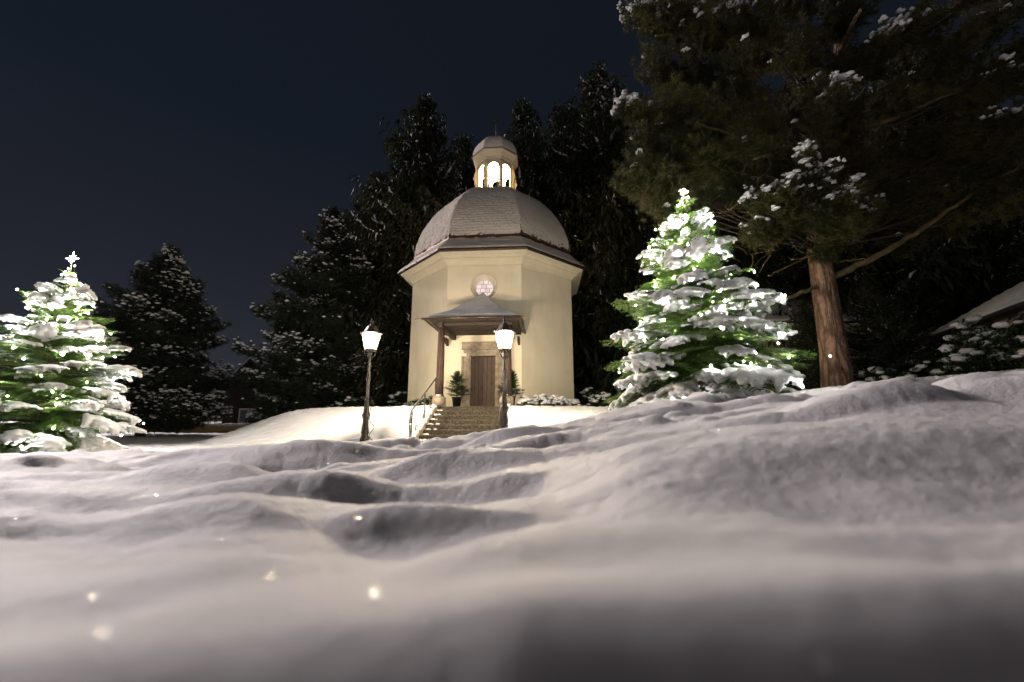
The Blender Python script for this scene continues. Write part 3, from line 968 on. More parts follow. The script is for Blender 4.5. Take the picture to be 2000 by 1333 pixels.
    b0 = len(sb.v); sb.add(v2[:n_], []); sb.f += [(i, i + 1, b0 + i + 1, b0 + i) for i in range(n_ - 1)]
    me = sb.mesh('roof_snow', M['treesnow'], True)
    obj('roof_snow', me, pr)
    gt = MB()
    gt.tube([(-ex - .12, ey - 0.05, ez - 0.02), (ex + .02, ey - 0.05, ez - 0.02)], 0.045, 10)
    gt.build('porch_gutter', M['gutter'], po, True)
    for sx in (-1, 1):
        MB().tube([(sx * (ex + 0.045), ey - 0.02, ez - 0.025), (sx * (ex + 0.045), -3.52, ez - 0.025)], 0.04, 10).build('porch_gutter', M['gutter'], po, True)
    MB().tube([(-ex - .10, ey - .05, ez - .02), (-ex - .33, ey - .07, ez - .045)], 0.022, 8).build('water_spout', M['gutter'], po)
    MB().tube([(ex + .04, ey - .05, ez - .02), (ex + .28, ey - .07, ez - .045)], 0.022, 8).build('water_spout', M['gutter'], po)
    return ch


build_chapel()


# ------------------------------------------------------------------ stairs and railings
def build_stairs():
    stn = thing('stone_stairs', 'mossy stone stairs with snowy side walls leading up to the door', 'stairs', (CX, CY, 0), TH)
    MB().bbox((0, (LAND_Y - 3.55) / 2, LAND_Z - 0.15), (2.7, -3.55 - LAND_Y, 0.30), 0.015).build('landing', M['step'], stn)
    g = np.random.default_rng(5)
    for k in range(1, NSTEP + 1):
        top = LAND_Z - k * RISE
        yc = LAND_Y - (k - 0.5) * RUN
        MB().bbox((0.01 * g.standard_normal(), yc + 0.06, top - 0.16), (2.12, RUN + 0.13, 0.32 + 0.006 * g.random()), 0.022).build('step', M['step'], stn)
        # crusts of snow left at the ends of the treads
        for sx in (-1,):
            n = 4
            cx = sx * (1.02 - np.abs(g.standard_normal(n)) * 0.12); cy = yc + g.uniform(-0.13, 0.1, n)
            r = g.uniform(0.03, 0.075, n) * (1 - 0.4 * (1.02 - abs(cx)))
            v, f = lumps(np.stack([cx, cy, np.full(n, top + 0.008)], 1), r, 0.45, ICO2, 60 + k)
            obj('snow_crust', mesh_np('snow_crust', v, f, M['treesnow'], True), stn)
    for sx in (-1, 1):
        y0, z0, y1, z1 = LAND_Y + 0.02, LAND_Z + 0.08, LAND_Y - NSTEP * RUN - 0.22, LAND_Z - NSTEP * RISE - 0.02
        poly = [(y0, z0), (y0, z0 - 0.6), (y1, z1 - 0.35), (y1, z1), ]
        x = sx * 1.15
        sw = MB().prism(poly, lambda u, z, t: Vector((t, u, z)), x - 0.085, x + 0.085).build('side_wall', M['sandstone'], stn)
        n = 70
        t = np.linspace(0, 1, n)
        v, f = lumps(np.stack([np.full(n, x) + g.normal(0, .02, n), y0 + (y1 - y0) * t, z0 + (z1 - z0) * t + 0.012], 1), np.stack([g.uniform(.07, .10, n), g.uniform(.06, .09, n), g.uniform(.025, .05, n)], 1), tmpl=ICO2, seed=70 + sx, rough=.12)
        obj('snow_cap', mesh_np('snow_cap', v, f, M['treesnow'], True), sw)
        bx = sx * 0.93
        b = MB().lathe([(0.0, -.19)] + [(0.19 * math.cos(a), 0.19 * math.sin(a)) for a in np.linspace(-1.45, 1.45, 16)] + [(0, .19)], (sx * 1.06, -5.93 + .0, LAND_Z + 0.17), 24)
        so = b.build('stone_ball', M['sandstone'], stn, True)
        v, f = lumps([(sx * 1.06, -5.93, LAND_Z + .35)], [(0.09, .08, .03)], tmpl=ICO2, seed=9)
        obj('snow_cap', mesh_np('snow_cap', v, f, M['treesnow'], True), so)


build_stairs()


def build_railing(sx, label):
    r = thing('stair_railing', label, 'railing', (CX, CY, 0), TH, 'wrought iron railings beside the chapel stairs')
    x = sx * 1.15
    sl_ = RISE / RUN
    yb, yt = LAND_Y - NSTEP * RUN - 0.1, LAND_Y - 0.02
    zb, zt = LAND_Z - NSTEP * RISE - 0.03, LAND_Z + 0.06
    zof = lambda y: zb + (zt - zb) * (y - yb) / (yt - yb)
    hr = []
    for i in range(13):     # curled lower end
        a = i / 12
        hr.append((x, yb - 0.06 - 0.09 * math.sin(a * PI * 0.9), zb + 0.12 + 0.62 * a))
    for i in range(9):
        y = yb - 0.02 + (yt - yb + 0.06) * i / 8
        hr.append((x, y, zof(y) + 0.82))
    hr += [(x, yt + 0.08, zt + 0.82), (x, yt + 0.09, zt + 0.77)]
    MB().tube(hr, 0.024, 8).build('handrail', M['postgrey'], r, True)
    for y in (yb, (yb + yt) / 2, yt):
        z = zof(y)
        p = MB().tube([(x, y, z - 0.15), (x, y, z + 0.50)], 0.017, 8)
        p.build('post', M['iron'], r, True)
        e = MB()
        pts = [(x, y + 0.045 * math.sin(2 * PI * i / 20), z + 0.65 + 0.15 * math.cos(2 * PI * i / 20)) for i in range(21)]
        e.tube(pts, 0.013, 6, False)
        e.build('oval_loop', M['iron'], r, True)
        for dz in (0.08, 0.28, 0.5):
            MB().lathe([(.017, -.02), (.032, 0), (.017, .02)], (x, y, z + dz), 8).build('collar', M['iron'], r, True)
    # leaf scrolls along the foot of the rail
    for i in range(3):
        y = yb + (yt - yb) * (0.18 + 0.3 * i)
        pts = [(x, y + 0.10 * math.cos(a) * (1 - a / 9), zof(y) + 0.16 + 0.10 * math.sin(a) * (1 - a / 9)) for a in np.linspace(-1.2, 5.6, 26)]
        MB().tube(pts, 0.011, 6).build('scroll', M['iron'], r, True)


build_railing(-1, 'wrought iron stair railing on the side of the detached lamp post')
build_railing(1, 'wrought iron stair railing partly hidden behind the lamp post before the door')


# ------------------------------------------------------------------ lamp posts
def build_lamp(x, y, head_z, label, zbase=None):
    gz = GZ(x, y) - 0.05
    t = thing('lamp_post', label, 'lamp post', (x, y, gz), 0.25, 'lamp posts before the chapel stairs')
    hz = head_z - gz          # centre of glass
    gb = hz - 0.27            # bottom of glass
    s = 1.0
    MB().lathe([(.12, 0), (.12, .10), (.085, .16), (.085, .20), (.105, .24), (.085, .30), (.072, .55), (.085, .60), (.11, .68), (.075, .74), (.07, .80), (.055, 1.0), (.062, 1.04), (.045, 1.08)], n=12).build('base', M['iron'], t, True)
    MB().lathe([(.042, 1.05), (.040, 1.55), (.055, 1.58), (.055, 1.63), (.036, 1.66), (.032, gb - .22), (.05, gb - .20), (.05, gb - .17), (.03, gb - .14), (.03, gb - .05)], n=12).build('post', M['postgrey'], t, True)
    for k in range(4):
        a = k * PI / 2 + .4
        pts = []
        for i in range(18):
            q = i / 17
            r_ = .035 + .11 * math.sin(q * PI * .75)
            pts.append((math.cos(a) * r_, math.sin(a) * r_, gb - .25 + .24 * q))
        MB().tube(pts, .011, 6).build('scroll', M['iron'], t, True)
    # acanthus leaves on the base
    for k in range(6):
        a = k * PI / 3
        d = Vector((math.cos(a), math.sin(a), 0)); e = Vector((-d.y, d.x, 0))
        b = MB()
        v, f = [], []
        for i in range(7):
            q = i / 6
            w = .035 * math.sin(PI * min(1, q + .15)); r_ = .085 + .03 * q + .02 * q * q
            for s_ in (-1, 0, 1):
                v.append(d * (r_ - .008 * abs(s_)) + e * (w * s_) + Vector((0, 0, .22 + .34 * q)))
        for i in range(6):
            for j in range(2): f.append((i * 3 + j, i * 3 + j + 1, i * 3 + j + 4, i * 3 + j + 3))
        b.add(v, f).build('leaf_ornament', M['iron'], t, True)
    r0, r1, gh = .15, .245, .44
    hd = MB().lathe([(.03, gb - .06), (.16, gb - .035), (.165, gb), (.03, gb)], n=6).build('lantern_head', M['iron'], t)
    for k in range(6):
        a0, a1 = k * PI / 3, (k + 1) * PI / 3
        p = lambda a, r_, z: Vector((r_ * math.cos(a), r_ * math.sin(a), z))
        b = MB().add([p(a0, r0 - .006, gb + .005), p(a1, r0 - .006, gb + .005), p(a1, r1 - .008, gb + gh), p(a0, r1 - .008, gb + gh)], [(0, 1, 2, 3)])
        b.build('glass_pane', M['lampglass'], hd)
        MB().tube([p(a0, r0, gb), p(a0, r1, gb + gh)], .0095, 6).build('frame_bar', M['iron'], hd)
        MB().lathe([(.0, -.03), (.02, 0), (.0, .045)], p(a0, r1 + .025, gb + gh + .0), 8).build('finial_knob', M['iron'], hd)
    rf = MB().lathe([(r1 + .01, gb + gh - .012), (r1 + .03, gb + gh), (r1 + .03, gb + gh + .02), (r1 - .04, gb + gh + .045), (.17, gb + gh + .10), (.12, gb + gh + .19), (.06, gb + gh + .22), (.05, gb + gh + .25)], n=6).build('lantern_roof', M['iron'], hd)
    MB().lathe([(.03, .23), (.05, .26), (.03, .29), (.045, .33), (.02, .37), (.0, .44)], (0, 0, gb + gh), 10).build('finial', M['iron'], rf, True)
    MB().tube([(.03 + .045 * math.cos(a), 0.02, gb + gh + .30 + .045 * math.sin(a)) for a in np.linspace(0, 5.5, 18)], .007, 6).build('hook', M['iron'], rf, True)
    MB().lathe([(0, -.07), (.03, -.06), (.045, 0), (.03, .06), (0, .07)], (0, 0, hz), 12).build('bulb', mat_emit('lamp_bulb', (1, .82, .55), 60), hd, True)
    L_ = bpy.data.lights.new('lamp_light', 'POINT'); L_.energy = LAMP_W; L_.color = (1.0, 0.83, 0.60); L_.shadow_soft_size = 0.10
    lo = bpy.data.objects.new('lamp_light', L_); lo.location = (0, 0, hz + .02); link(lo, hd)
    return t


LAMP_W = 1120
p = un(721, 664, 11.0)
l1 = build_lamp(p.x + 0.05, 11.0, p.z, 'lit lamp post standing alone in snow with a loose cable on its post')
p = un(983, 662, 10.3)
l2 = build_lamp(p.x + 0.03, 10.3, p.z, 'lit lamp post standing before the stairs, overlapping the porch column')
gz = l1.location.z
cb = [(0.06, -.05, 1.12), (.14, -.06, 1.05), (.10, -.07, .8), (.10, -.07, .55), (.22, -.08, .38), (.12, -.08, .2), (.14, -.08, .1), (.24, -.1, -.02 + .04)]
cc = [catmull(np.arange(8.0), np.array(cb), np.linspace(0, 7, 40))]
MB().tube([tuple(q) for q in cc[0]], .009, 6).build('loose_cable', M['black'], l1, True)


# ------------------------------------------------------------------ fir branches (shared by the lit trees and the potted ones)
def polyline_needles(pts, step, nl, nw, g, up=0.35):
    """needles along a polyline -> verts, tris"""
    pts = np.asarray(pts, float)
    seg = np.diff(pts, axis=0)
    L = np.linalg.norm(seg, axis=1)
    cum = np.concatenate([[0], np.cumsum(L)])
    n = max(3, int(cum[-1] / step))
    s = (np.arange(n) + g.random(n)) / n * cum[-1]
    i = np.clip(np.searchsorted(cum, s) - 1, 0, len(seg) - 1)
    t = ((s - cum[i]) / L[i])[:, None]
    P = pts[i] + seg[i] * t
    T = seg[i] / L[i][:, None]
    side = np.cross(T, [0, 0, 1.0]); side /= np.linalg.norm(side, axis=1)[:, None] + 1e-9
    upv = np.cross(side, T)
    sg = np.where(g.random(n) < 0.5, -1, 1)[:, None]
    D = T * g.uniform(0.35, 0.8, (n, 1)) + side * sg * g.uniform(0.5, 1, (n, 1)) + upv * (g.uniform(-0.25, 0.75, (n, 1)) * up * 2)
    D /= np.linalg.norm(D, axis=1)[:, None]
    ln = nl * g.uniform(0.75, 1.2, (n, 1))
    wv = np.cross(D, upv); wv /= np.linalg.norm(wv, axis=1)[:, None] + 1e-9
    V = np.stack([P - wv * nw / 2, P + wv * nw / 2, P + D * ln], 1).reshape(-1, 3)
    return V, np.arange(n * 3).reshape(-1, 3)


def tube_np(pts, r0, r1, n=4):
    m = MB().tube([tuple(p) for p in pts], list(np.linspace(r0, r1, len(pts))), n, True)
    V = np.array(m.v)
    Fq = [f for f in m.f if len(f) == 4]
    Ft = []
    for a, b, c, d in Fq: Ft += [(a, b, c), (a, c, d)]
    return V, np.array(Ft)


def fir_variant(L, seed, snow_amt, needle=0.042):
    """one flat fir bough along +x; returns needle mesh, stem mesh, snow mesh"""
    g = np.random.default_rng(seed)
    mainf = lambda s: np.array([L * s, 0.04 * L * math.sin(3 * s + seed), L * (0.16 * s - 0.34 * s * s + 0.04 * s ** 4)])
    main = np.array([mainf(s) for s in np.linspace(0, 1, 12)])
    lines = [main]
    stems = [tube_np(main, 0.010 + 0.008 * L, 0.004, 5)]
    blobs = []
    nside = max(4, int(6 + 6.5 * L))
    tips = []
    for k, s in enumerate(np.linspace(0.14, 0.96, nside)):
        for sg in (-1, 1):
            l = L * (0.50 * (1 - s) ** 0.75 + 0.06) * g.uniform(0.8, 1.15)
            a = math.radians(g.uniform(44, 60)) * sg
            b = mainf(s)
            d = np.array([math.cos(a), math.sin(a), 0])
            pl = np.array([b + d * l * t + np.array([0, 0, -0.30 * l * t * t + 0.02 * l * t]) for t in np.linspace(0, 1, 6)])
            lines.append(pl)
            stems.append(tube_np(pl, 0.005, 0.002, 3))
            tips.append((pl, l))
            if l > 0.22:
                for q in np.arange(0.25, 0.95, 0.17 / l * 0.9 + 0.02):
                    for s2 in (-1, 1):
                        l2 = l * 0.42 * (1 - q) + 0.06
                        a2 = a + s2 * math.radians(48)
                        bb = pl[0] + (pl[-1] - pl[0]) * q
                        bb[2] = np.interp(q, np.linspace(0, 1, 6), pl[:, 2])
                        d2 = np.array([math.cos(a2), math.sin(a2), -0.12])
                        lines.append(np.array([bb + d2 * l2 * t for t in (0, 0.5, 1)]))
    parts = [polyline_needles(l_, 0.0075, needle, 0.0105, g) for l_ in lines]
    nv, nf = join(parts)
    sv, sf = join(stems)
    nm = mesh_np('bough_needles', nv, nf, M['fir'])
    sm = mesh_np('bough_stem', sv, sf, M['twig'])
    # snow cushion lying on the outer half of the bough
    if snow_amt > 0:
        u0 = g.uniform(0.35, 0.72); u1 = g.uniform(0.88, 1.0)
        thick = (0.026 + 0.030 * L ** 0.7) * snow_amt
        for s in np.linspace(u0, u1, int(9 + 14 * L)):
            p = mainf(s)
            q = (s - u0) / (u1 - u0)
            w = L * (0.018 + 0.045 * math.sin(PI * min(1, q * 0.85 + 0.12)))
            y = float(np.clip(g.normal(0, w), -1.5 * w, 1.5 * w))
            r = thick * g.uniform(0.8, 1.35) * (0.8 + 0.4 * math.sin(PI * q))
            blobs.append((p[0], p[1] + y, p[2] + r * 0.5 - 0.30 * abs(y), r * 1.35, r * 1.2, r * 0.9))
        for pl, l in tips:
            if g.random() < 0.75 and l > 0.08 and (u0 - 0.15) * L < pl[0][0]:
                e = g.uniform(0.45, 1.0)
                for t in np.linspace(0.0, e, max(4, int(l * e / (thick * .55)))):
                    b = pl[0] + (pl[-1] - pl[0]) * t
                    r = thick * g.uniform(0.62, 1.05) * (1 - 0.25 * t)
                    b[2] = np.interp(t, np.linspace(0, 1, 6), pl[:, 2])
                    blobs.append((b[0], b[1], b[2] + r * 0.5, r * 1.2, r * 1.2, r * 0.85))
        # the heavy end slumps over the tip
        for _ in range(int(1 + 2.5 * L)):      # lobes sagging between the twigs
            s_ = g.uniform(max(u0, .55), 1.0); p = mainf(s_); y = float(g.choice([-1, 1])) * L * g.uniform(.04, .13)
            m_ = g.integers(2, 5)
            for j in range(m_):
                r = thick * (0.85 - .13 * j)
                blobs.append((p[0] + g.normal(0, .01), p[1] + y * (1 + .08 * j), p[2] + .01 - 0.028 * j - .25 * abs(y), r, r, r))
        if g.random() < 0.6:
            p = mainf(1.0); y = g.normal(0, 0.05 * L)
            for j in range(3):
                blobs.append((p[0] - 0.03 + 0.02 * j, p[1] + y, p[2] + 0.01 - 0.035 * j, thick * (1.1 - .2 * j), thick * (1.1 - .2 * j), thick))
        snow = blob_mesh('bough_snow', blobs, 0.014 if L < 0.8 else 0.019, M['cushion'], 3)
    else:
        snow = None
    return nm, sm, snow


FIR = {}
for L_, cnt in ((1.75, 5), (1.2, 6), (0.75, 5), (0.4, 4), (0.22, 3)):
    FIR[L_] = [fir_variant(L_, int(L_ * 1000) + i, 1.0 if i % 3 else 0.8) for i in range(cnt)]
FIRK = np.array(sorted(FIR))


def place_bough(tree, z, az, elev, length, g, snow_p, name='branch'):
    k = FIRK[np.argmin(np.abs(np.log(FIRK / length)))]
    nm, sm, sn = FIR[k][g.integers(len(FIR[k]))]
    s = length / k
    b = obj(name, nm, tree)
    Mx = Matrix.Translation((0.02 * math.cos(az), 0.02 * math.sin(az), z)) @ Matrix.Rotation(az, 4, 'Z') @ Matrix.Rotation(-elev, 4, 'Y') @ Matrix.Rotation(g.normal(0, 0.12), 4, 'X') @ Matrix.Diagonal((s, s * g.choice([-1, 1]), s, 1))
    b.matrix_local = Mx
    obj('stem', sm, b)
    if sn is not None and g.random() < snow_p:
        obj('snow_cushion', sn, b)
    return b, Mx, k


def lit_fir(x, y, top_z, rad, label, light_label, seed, nb, star=False):
    g = np.random.default_rng(seed)
    gz = GZ(x, y) - 0.06
    H = top_z - gz
    t = thing('fir_tree', label, 'fir tree', (x, y, gz), 0, 'firs hung with fairy lights')
    tr = MB()
    tr.tube([(0, 0, -0.1), (0.01, 0, H * .3), (-.01, .01, H * .6), (0, 0, H * .85), (0.01, 0, H)], [0.075, .06, .04, .022, .008], 8)
    tr.build('trunk', M['limb'], t, True)
    # needles on the leader
    V, Fx = polyline_needles([(0, 0, H * .80), (.005, 0, H * .9), (.01, 0, H)], .003, .03, .007, g)
    obj('leader_needles', mesh_np('leader_needles', V, Fx, M['fir']), t)
    spots = []
    z = 0.16
    while z < H * 0.975:
        h = z / H
        # outline: full skirt, slim top
        R = rad * np.interp(1 - h, [0, .08, .15, .27, .55, .8, 1], [.02, .08, .18, .36, .70, .95, .95]) + 0.06
        n = int(np.clip(4 + R * 8, 4, 17))
        a0 = g.random() * 6.28
        for i in range(n):
            az = a0 + 2 * PI * i / n + g.normal(0, 0.12)
            inner = g.random() < 0.45
            ln = R * (g.uniform(0.45, 0.85) if inner else g.uniform(0.78, 1.15))
            if ln > rad * 1.08: ln = rad * 1.08
            el = math.radians(-6 + 46 * h) + g.normal(0, 0.17)
            if z < 0.5: el = math.radians(g.uniform(-7, 2))
            b, Mx, k = place_bough(t, z + g.normal(0, 0.04), az, el, ln, g, 0.30 if inner else (0.60 if h < 0.85 else 0.35))
            for q in (0.6, 0.8, 0.92, 1.0, 1.06):
                spots.append((Mx @ Vector((k * q, k * g.normal(0, 0.10), (0.16 * q - 0.34 * q * q + 0.04 * q ** 4) * k - 0.05)), h, q))
        z += 0.10 + 0.062 * R + (0.10 if h > 0.8 else 0)
    # fairy lights: their own thing, wire and bulbs
    fl = thing('fairy_lights', light_label, 'fairy lights', (x, y, gz), 0, 'strings of fairy lights on the firs')
    idx = g.permutation(len(spots))
    pick = []
    for i in idx:
        p, h, q = spots[i]
        if all((p - o[0]).length > 0.17 for o in pick):
            pick.append((p, h, q))
        if len(pick) >= nb: break
    for i in range(7):
        pick.append((Vector((g.normal(0, .05), g.normal(0, .05), H * (0.87 + 0.02 * i))), 0.95, 1))
    pick.sort(key=lambda o: o[0].z + 0.10 * (math.atan2(o[0].y, o[0].x)))
    bv, bf = ICO1
    bme = mesh_np('bulb', bv * 0.0125, bf, M['bulb'], True)
    for p, h, q in pick:
        obj('bulb', bme, fl, p)
    w = MB()
    for i in range(len(pick) - 1):
        a, b = pick[i][0], pick[i + 1][0]
        if (b - a).length < 1.2:
            m_ = (a + b) / 2 + Vector((0, 0, -0.06))
            w.tube([a, m_, b], 0.003, 3, False)
    wo = w.build('wire', M['wire'], fl)
    wo['kind'] = 'stuff'
    if star:
        s = thing('tree_star', 'small dazzling white star light on the tip of the fir', 'star light', (x, y, gz + H), 0)
        b = MB()
        for k in range(8):
            a = k * PI / 4
            d = Vector((math.cos(a), 0, math.sin(a)))
            e = Vector((-math.sin(a), 0, math.cos(a)))
            r_ = 0.17 if k % 2 == 0 else 0.10
            c = Vector((0, 0, .12))
            b.add([c + d * r_, c + e * .014, c - e * .014, c + Vector((0, .02, 0)), c - Vector((0, .02, 0))], [(0, 1, 3), (0, 3, 2), (0, 4, 1), (0, 2, 4)])
        b.build('rays', M['star'], s)
        MB().tube([(0, 0, -.05), (0, 0, .1)], .006, 6).build('holder', M['wire'], s)
    return t


pR = un(1342, 368, 9.0)
lit_fir(4.02, 9.0, pR.z, 1.9, 'snow laden fir with fairy lights growing before the big pine trunk', 'white fairy lights strung through the fir before the big pine', 21, 180)
pL = un(132, 515, 9.0)
lit_fir(-9.98, 9.0, pL.z, 1.6, 'snow laden fir with fairy lights and a bright star on top', 'white fairy lights strung through the fir topped by a star', 34, 180, star=True)


def potted_fir(lx, ly, hgt, label, seed):
    g = np.random.default_rng(seed)
    p = c2w(lx, ly, LAND_Z + 0.004)
    t = thing('potted_fir', label, 'potted fir', p, TH, 'little potted firs beside the chapel door')
    pot = MB().lathe([(.12, 0), (.125, .0), (.165, .34), (.18, .34), (.18, .39), (.15, .39), (.145, .33), (.0, .33)], n=24).build('pot', M['black'], t, True)
    MB().tube([(0, 0, .3), (0, 0, .3 + hgt)], [.015, .004], 6).build('trunk', M['limb'], t)
    z = .42
    while z < .28 + hgt:
        h = (z - .42) / (hgt - .1)
        R = .42 * (1 - h) ** .8 + .05
        n = 7
        a0 = g.random() * 6
        for i in range(n):
            k = FIRK[0] if R < .3 else FIRK[1]
            nm, sm, sn = FIR[k][g.integers(len(FIR[k]))]
            s = R * g.uniform(.7, 1.25) / k
            b = obj('branch', nm, t)
            b.material_slots[0].link = 'OBJECT'; b.material_slots[0].material = M['potfir']
            b.matrix_local = Matrix.Translation((0, 0, z)) @ Matrix.Rotation(a0 + 2 * PI * i / n, 4, 'Z') @ Matrix.Rotation(-math.radians(20 + 30 * h + g.normal(0, 8)), 4, 'Y') @ Matrix.Diagonal((s, s, s, 1))
        z += .075
    return t


potted_fir(-0.80, -4.30, 0.98, 'little fir in a black pot beside the door, near the open railing', 3)
potted_fir(1.12, -4.45, 1.02, 'little fir in a black pot behind the lamp post and porch column', 4)


# ------------------------------------------------------------------ spruces: drooping boughs with hanging sprays
def frame_of(d):
    d = d / (np.linalg.norm(d, axis=-1, keepdims=True) + 1e-9)
    ref = np.where(np.abs(d[..., 2:3]) > 0.9, np.array([1.0, 0, 0]), np.array([0, 0, 1.0]))
    a = np.cross(d, ref); a /= np.linalg.norm(a, axis=-1, keepdims=True) + 1e-9
    b = np.cross(a, d)
    return d, a, b


def spruce_mesh(H, Rm, seed, zlow=0.08, snow=0.5):
    g = np.random.default_rng(seed)
    stripsV, snowC, snowR, limbs, tubes = [], [], [], [], []
    z = H * zlow
    while z < H * 0.985:
        h = z / H
        R = Rm * 1.35 * ((1 - h) ** 0.8) * (0.75 + 0.25 * min(1, h / 0.15)) * (1 + 0.28 * math.sin(z * 2.1 + seed) * math.sin(z * .9)) + 0.14
        n = int(5 + 2.5 * R ** 0.6)
        a0 = g.random() * 6.28
        for i in range(n):
            az = a0 + 2 * PI * i / n + g.normal(0, .18)
            ln = R * g.uniform(0.65, 1.2)
            m = max(6, int(ln * 6))
            s = np.linspace(0, 1, m)
            droop = (0.30 * (1 - h) + 0.02) * g.uniform(0.6, 1.3)
            rise = 0.05 + 0.55 * h * h
            zz = z + ln * (rise * s - droop * np.sin(s * PI * 0.62) + 0.28 * s ** 4)
            rad = ln * s
            side = np.array([-math.sin(az), math.cos(az), 0])
            ax = np.stack([rad * math.cos(az), rad * math.sin(az), zz], 1) + side * (0.08 * ln * np.sin(s * 4 + seed))[:, None]
            limbs.append(tube_np(ax[::max(1, m // 5)], 0.03 * ln ** .5 + .008, .006, 3))
            # sprays: hanging + sideways
            k = int(ln * 30) + 10
            t = g.random(k) ** 0.8
            P = np.stack([np.interp(t, s, ax[:, c]) for c in range(3)], 1)
            sw = g.normal(0, 1, (k, 1))
            wd = 0.26 * ln * (1 - t[:, None]) ** .6 + 0.06
            P = P + side * sw * wd * 0.8
            P[:, 2] -= 0.25 * np.abs(sw[:, 0]) * wd[:, 0]
            out = np.array([math.cos(az), math.sin(az), 0])
            D = out * g.uniform(-.1, .55, (k, 1)) + side * np.sign(sw) * g.uniform(0, .5, (k, 1)) + np.array([0, 0, -1.0]) * g.uniform(0.15, 1.0 + 0.6 * (1 - h), (k, 1))
            d, A, B = frame_of(D)
            L = g.uniform(0.22, 0.62, (k, 1)) * min(1, 0.35 + ln / 3)
            ang = g.random((k, 1)) * 6.28
            Wv = (A * np.cos(ang) + B * np.sin(ang)) * g.uniform(.035, .075, (k, 1))
            mid = P + d * L * .45
            V = np.stack([P, mid + Wv, P + d * L, mid - Wv], 1)
            stripsV.append(V.reshape(-1, 3))
            if g.random() < snow * (1.0 if h < .78 else .35):
                q0 = g.uniform(0.1, .5); q1 = g.uniform(.65, 1.0)
                c = max(3, int((q1 - q0) * ln * 7))
                tt = np.linspace(q0, q1, c)
                C = np.stack([np.interp(tt, s, ax[:, e]) for e in range(3)], 1) + g.normal(0, .03, (c, 3))
                C[:, 2] += .03
                keep = g.random(c) < 0.85
                run = []
                rr = g.uniform(.025, .085, c) * min(1, .5 + ln / 4)
                for e in range(c):
                    if keep[e]: run.append(e)
                    if (not keep[e] or e == c - 1) and len(run) > 1 and abs(C[run[-1]][2] - C[run[0]][2]) < .75 * np.hypot(*(C[run[-1]] - C[run[0]])[:2]):
                        q_ = MB().tube([tuple(C[z_]) for z_ in run], [rr[z_] if 0 < w_ < len(run) - 1 else rr[z_] * .4 for w_, z_ in enumerate(run)], 5)
                        vv = np.array(q_.v); base = np.repeat(C[run][:, 2], 5); vv[:, 2] = base + (vv[:, 2] - base) * .55
                        ff = []
                        for a_, b_, c_, d_ in [x for x in q_.f if len(x) == 4]: ff += [(a_, b_, c_), (a_, c_, d_)]
                        tubes.append((vv, np.array(ff)))
                    if not keep[e]: run = []
            # loose dabs on the side sprays
            dab = g.random(k) < 0.018 * snow
            snowC.append(P[dab] + [0, 0, .02]); rr = g.uniform(.03, .08, dab.sum()); snowR.append(np.stack([rr, rr, rr * .5], 1))
        z += 0.20 + 0.16 * R ** .6
    V = np.concatenate(stripsV)
    Fq = np.arange(len(V)).reshape(-1, 4)
    nm = mesh_np('spruce_sprays', V, Fq, M['spruce'])
    lv, lf = join(limbs)
    lm = mesh_np('spruce_limbs', lv, lf, M['darkbark'])
    sv, sf = join(tubes + [lumps(np.concatenate(snowC), np.concatenate(snowR), tmpl=ICO1, seed=seed, rough=.3)])
    sm = mesh_np('spruce_snow', sv, sf, M['treesnow'], True)
    tm = MB().tube([(0, 0, -.4), (0, 0, H * .3), (.05, 0, H * .7), (0, 0, H)], [H * .016, H * .013, H * .006, .01], 8).mesh('spruce_trunk', M['darkbark'], True)
    return nm, lm, sm, tm, H


SPR = [spruce_mesh(20, 4.0, 101, 0.05), spruce_mesh(20, 3.6, 102, 0.05), spruce_mesh(20, 4.4, 103, 0.04)]


def place_spruce(x, y, top_z, label, var, rz, wide=1.0, group='spruces behind the chapel'):
    nm, lm, sm, tm, H = SPR[var]
    gz = GZ(x, y)
    s = (top_z - gz) / H
    t = thing('spruce_tree', label, 'spruce', (x, y, gz), rz, group)
    for nme, me in (('foliage', nm), ('limbs', lm), ('snow', sm), ('trunk', tm)):
        o = obj(nme, me, t)
        o.scale = (s * wide, s * wide, s)
        if nme in ('foliage', 'limbs', 'snow'): o['kind'] = 'stuff'
    return t


for px, py, d, var, rz, wd, lab in (
        (832, 186, 27, 0, 0.3, 1.05, 'tall blunt topped dark spruce rising beside the dome and turret'),
        (742, 330, 29, 1, 1.7, 1.1, 'lower dark spruce squeezed between stone pine and tall blunt spruce'),
        (905, 262, 34, 2, 0.9, 0.8, 'far small topped dark spruce just showing beside the turret cap'),
        (1022, 190, 28, 1, 2.2, 1.0, 'dark spruce with snow lined boughs rising behind the turret star'),
        (1100, 205, 31, 2, 5.2, 0.95, 'dark spruce between the turret spruce and the tallest spruce'),
        (1165, 130, 27, 0, 4.0, 1.15, 'tallest dark spruce behind the chapel, standing against the big pine'),
        (1262, 215, 25, 2, 1.1, 1.0, 'dark spruce behind the lit fir and the edge of the pine crown'),
        (1400, 150, 27, 1, 3.3, 1.1, 'dark spruce hidden mostly behind the pine crown above the lit fir'),
        (1560, 120, 26, 0, 2.9, 1.1, 'dark spruce behind the crown straight above the pine trunk'),
        (1740, 60, 25, 2, 0.2, 1.1, 'tall dark spruce deep behind the long bare pine limb'),
        (1880, 330, 22, 1, 1.3, 0.8, 'dark spruce standing behind the snow roofed house corner'),
        (690, 500, 31, 2, 3.9, 0.9, 'low dark spruce behind the stone pine near the lamp post')):
    p = un(px, py, d)
    place_spruce(p.x, d, p.z, lab, var, rz, wd)


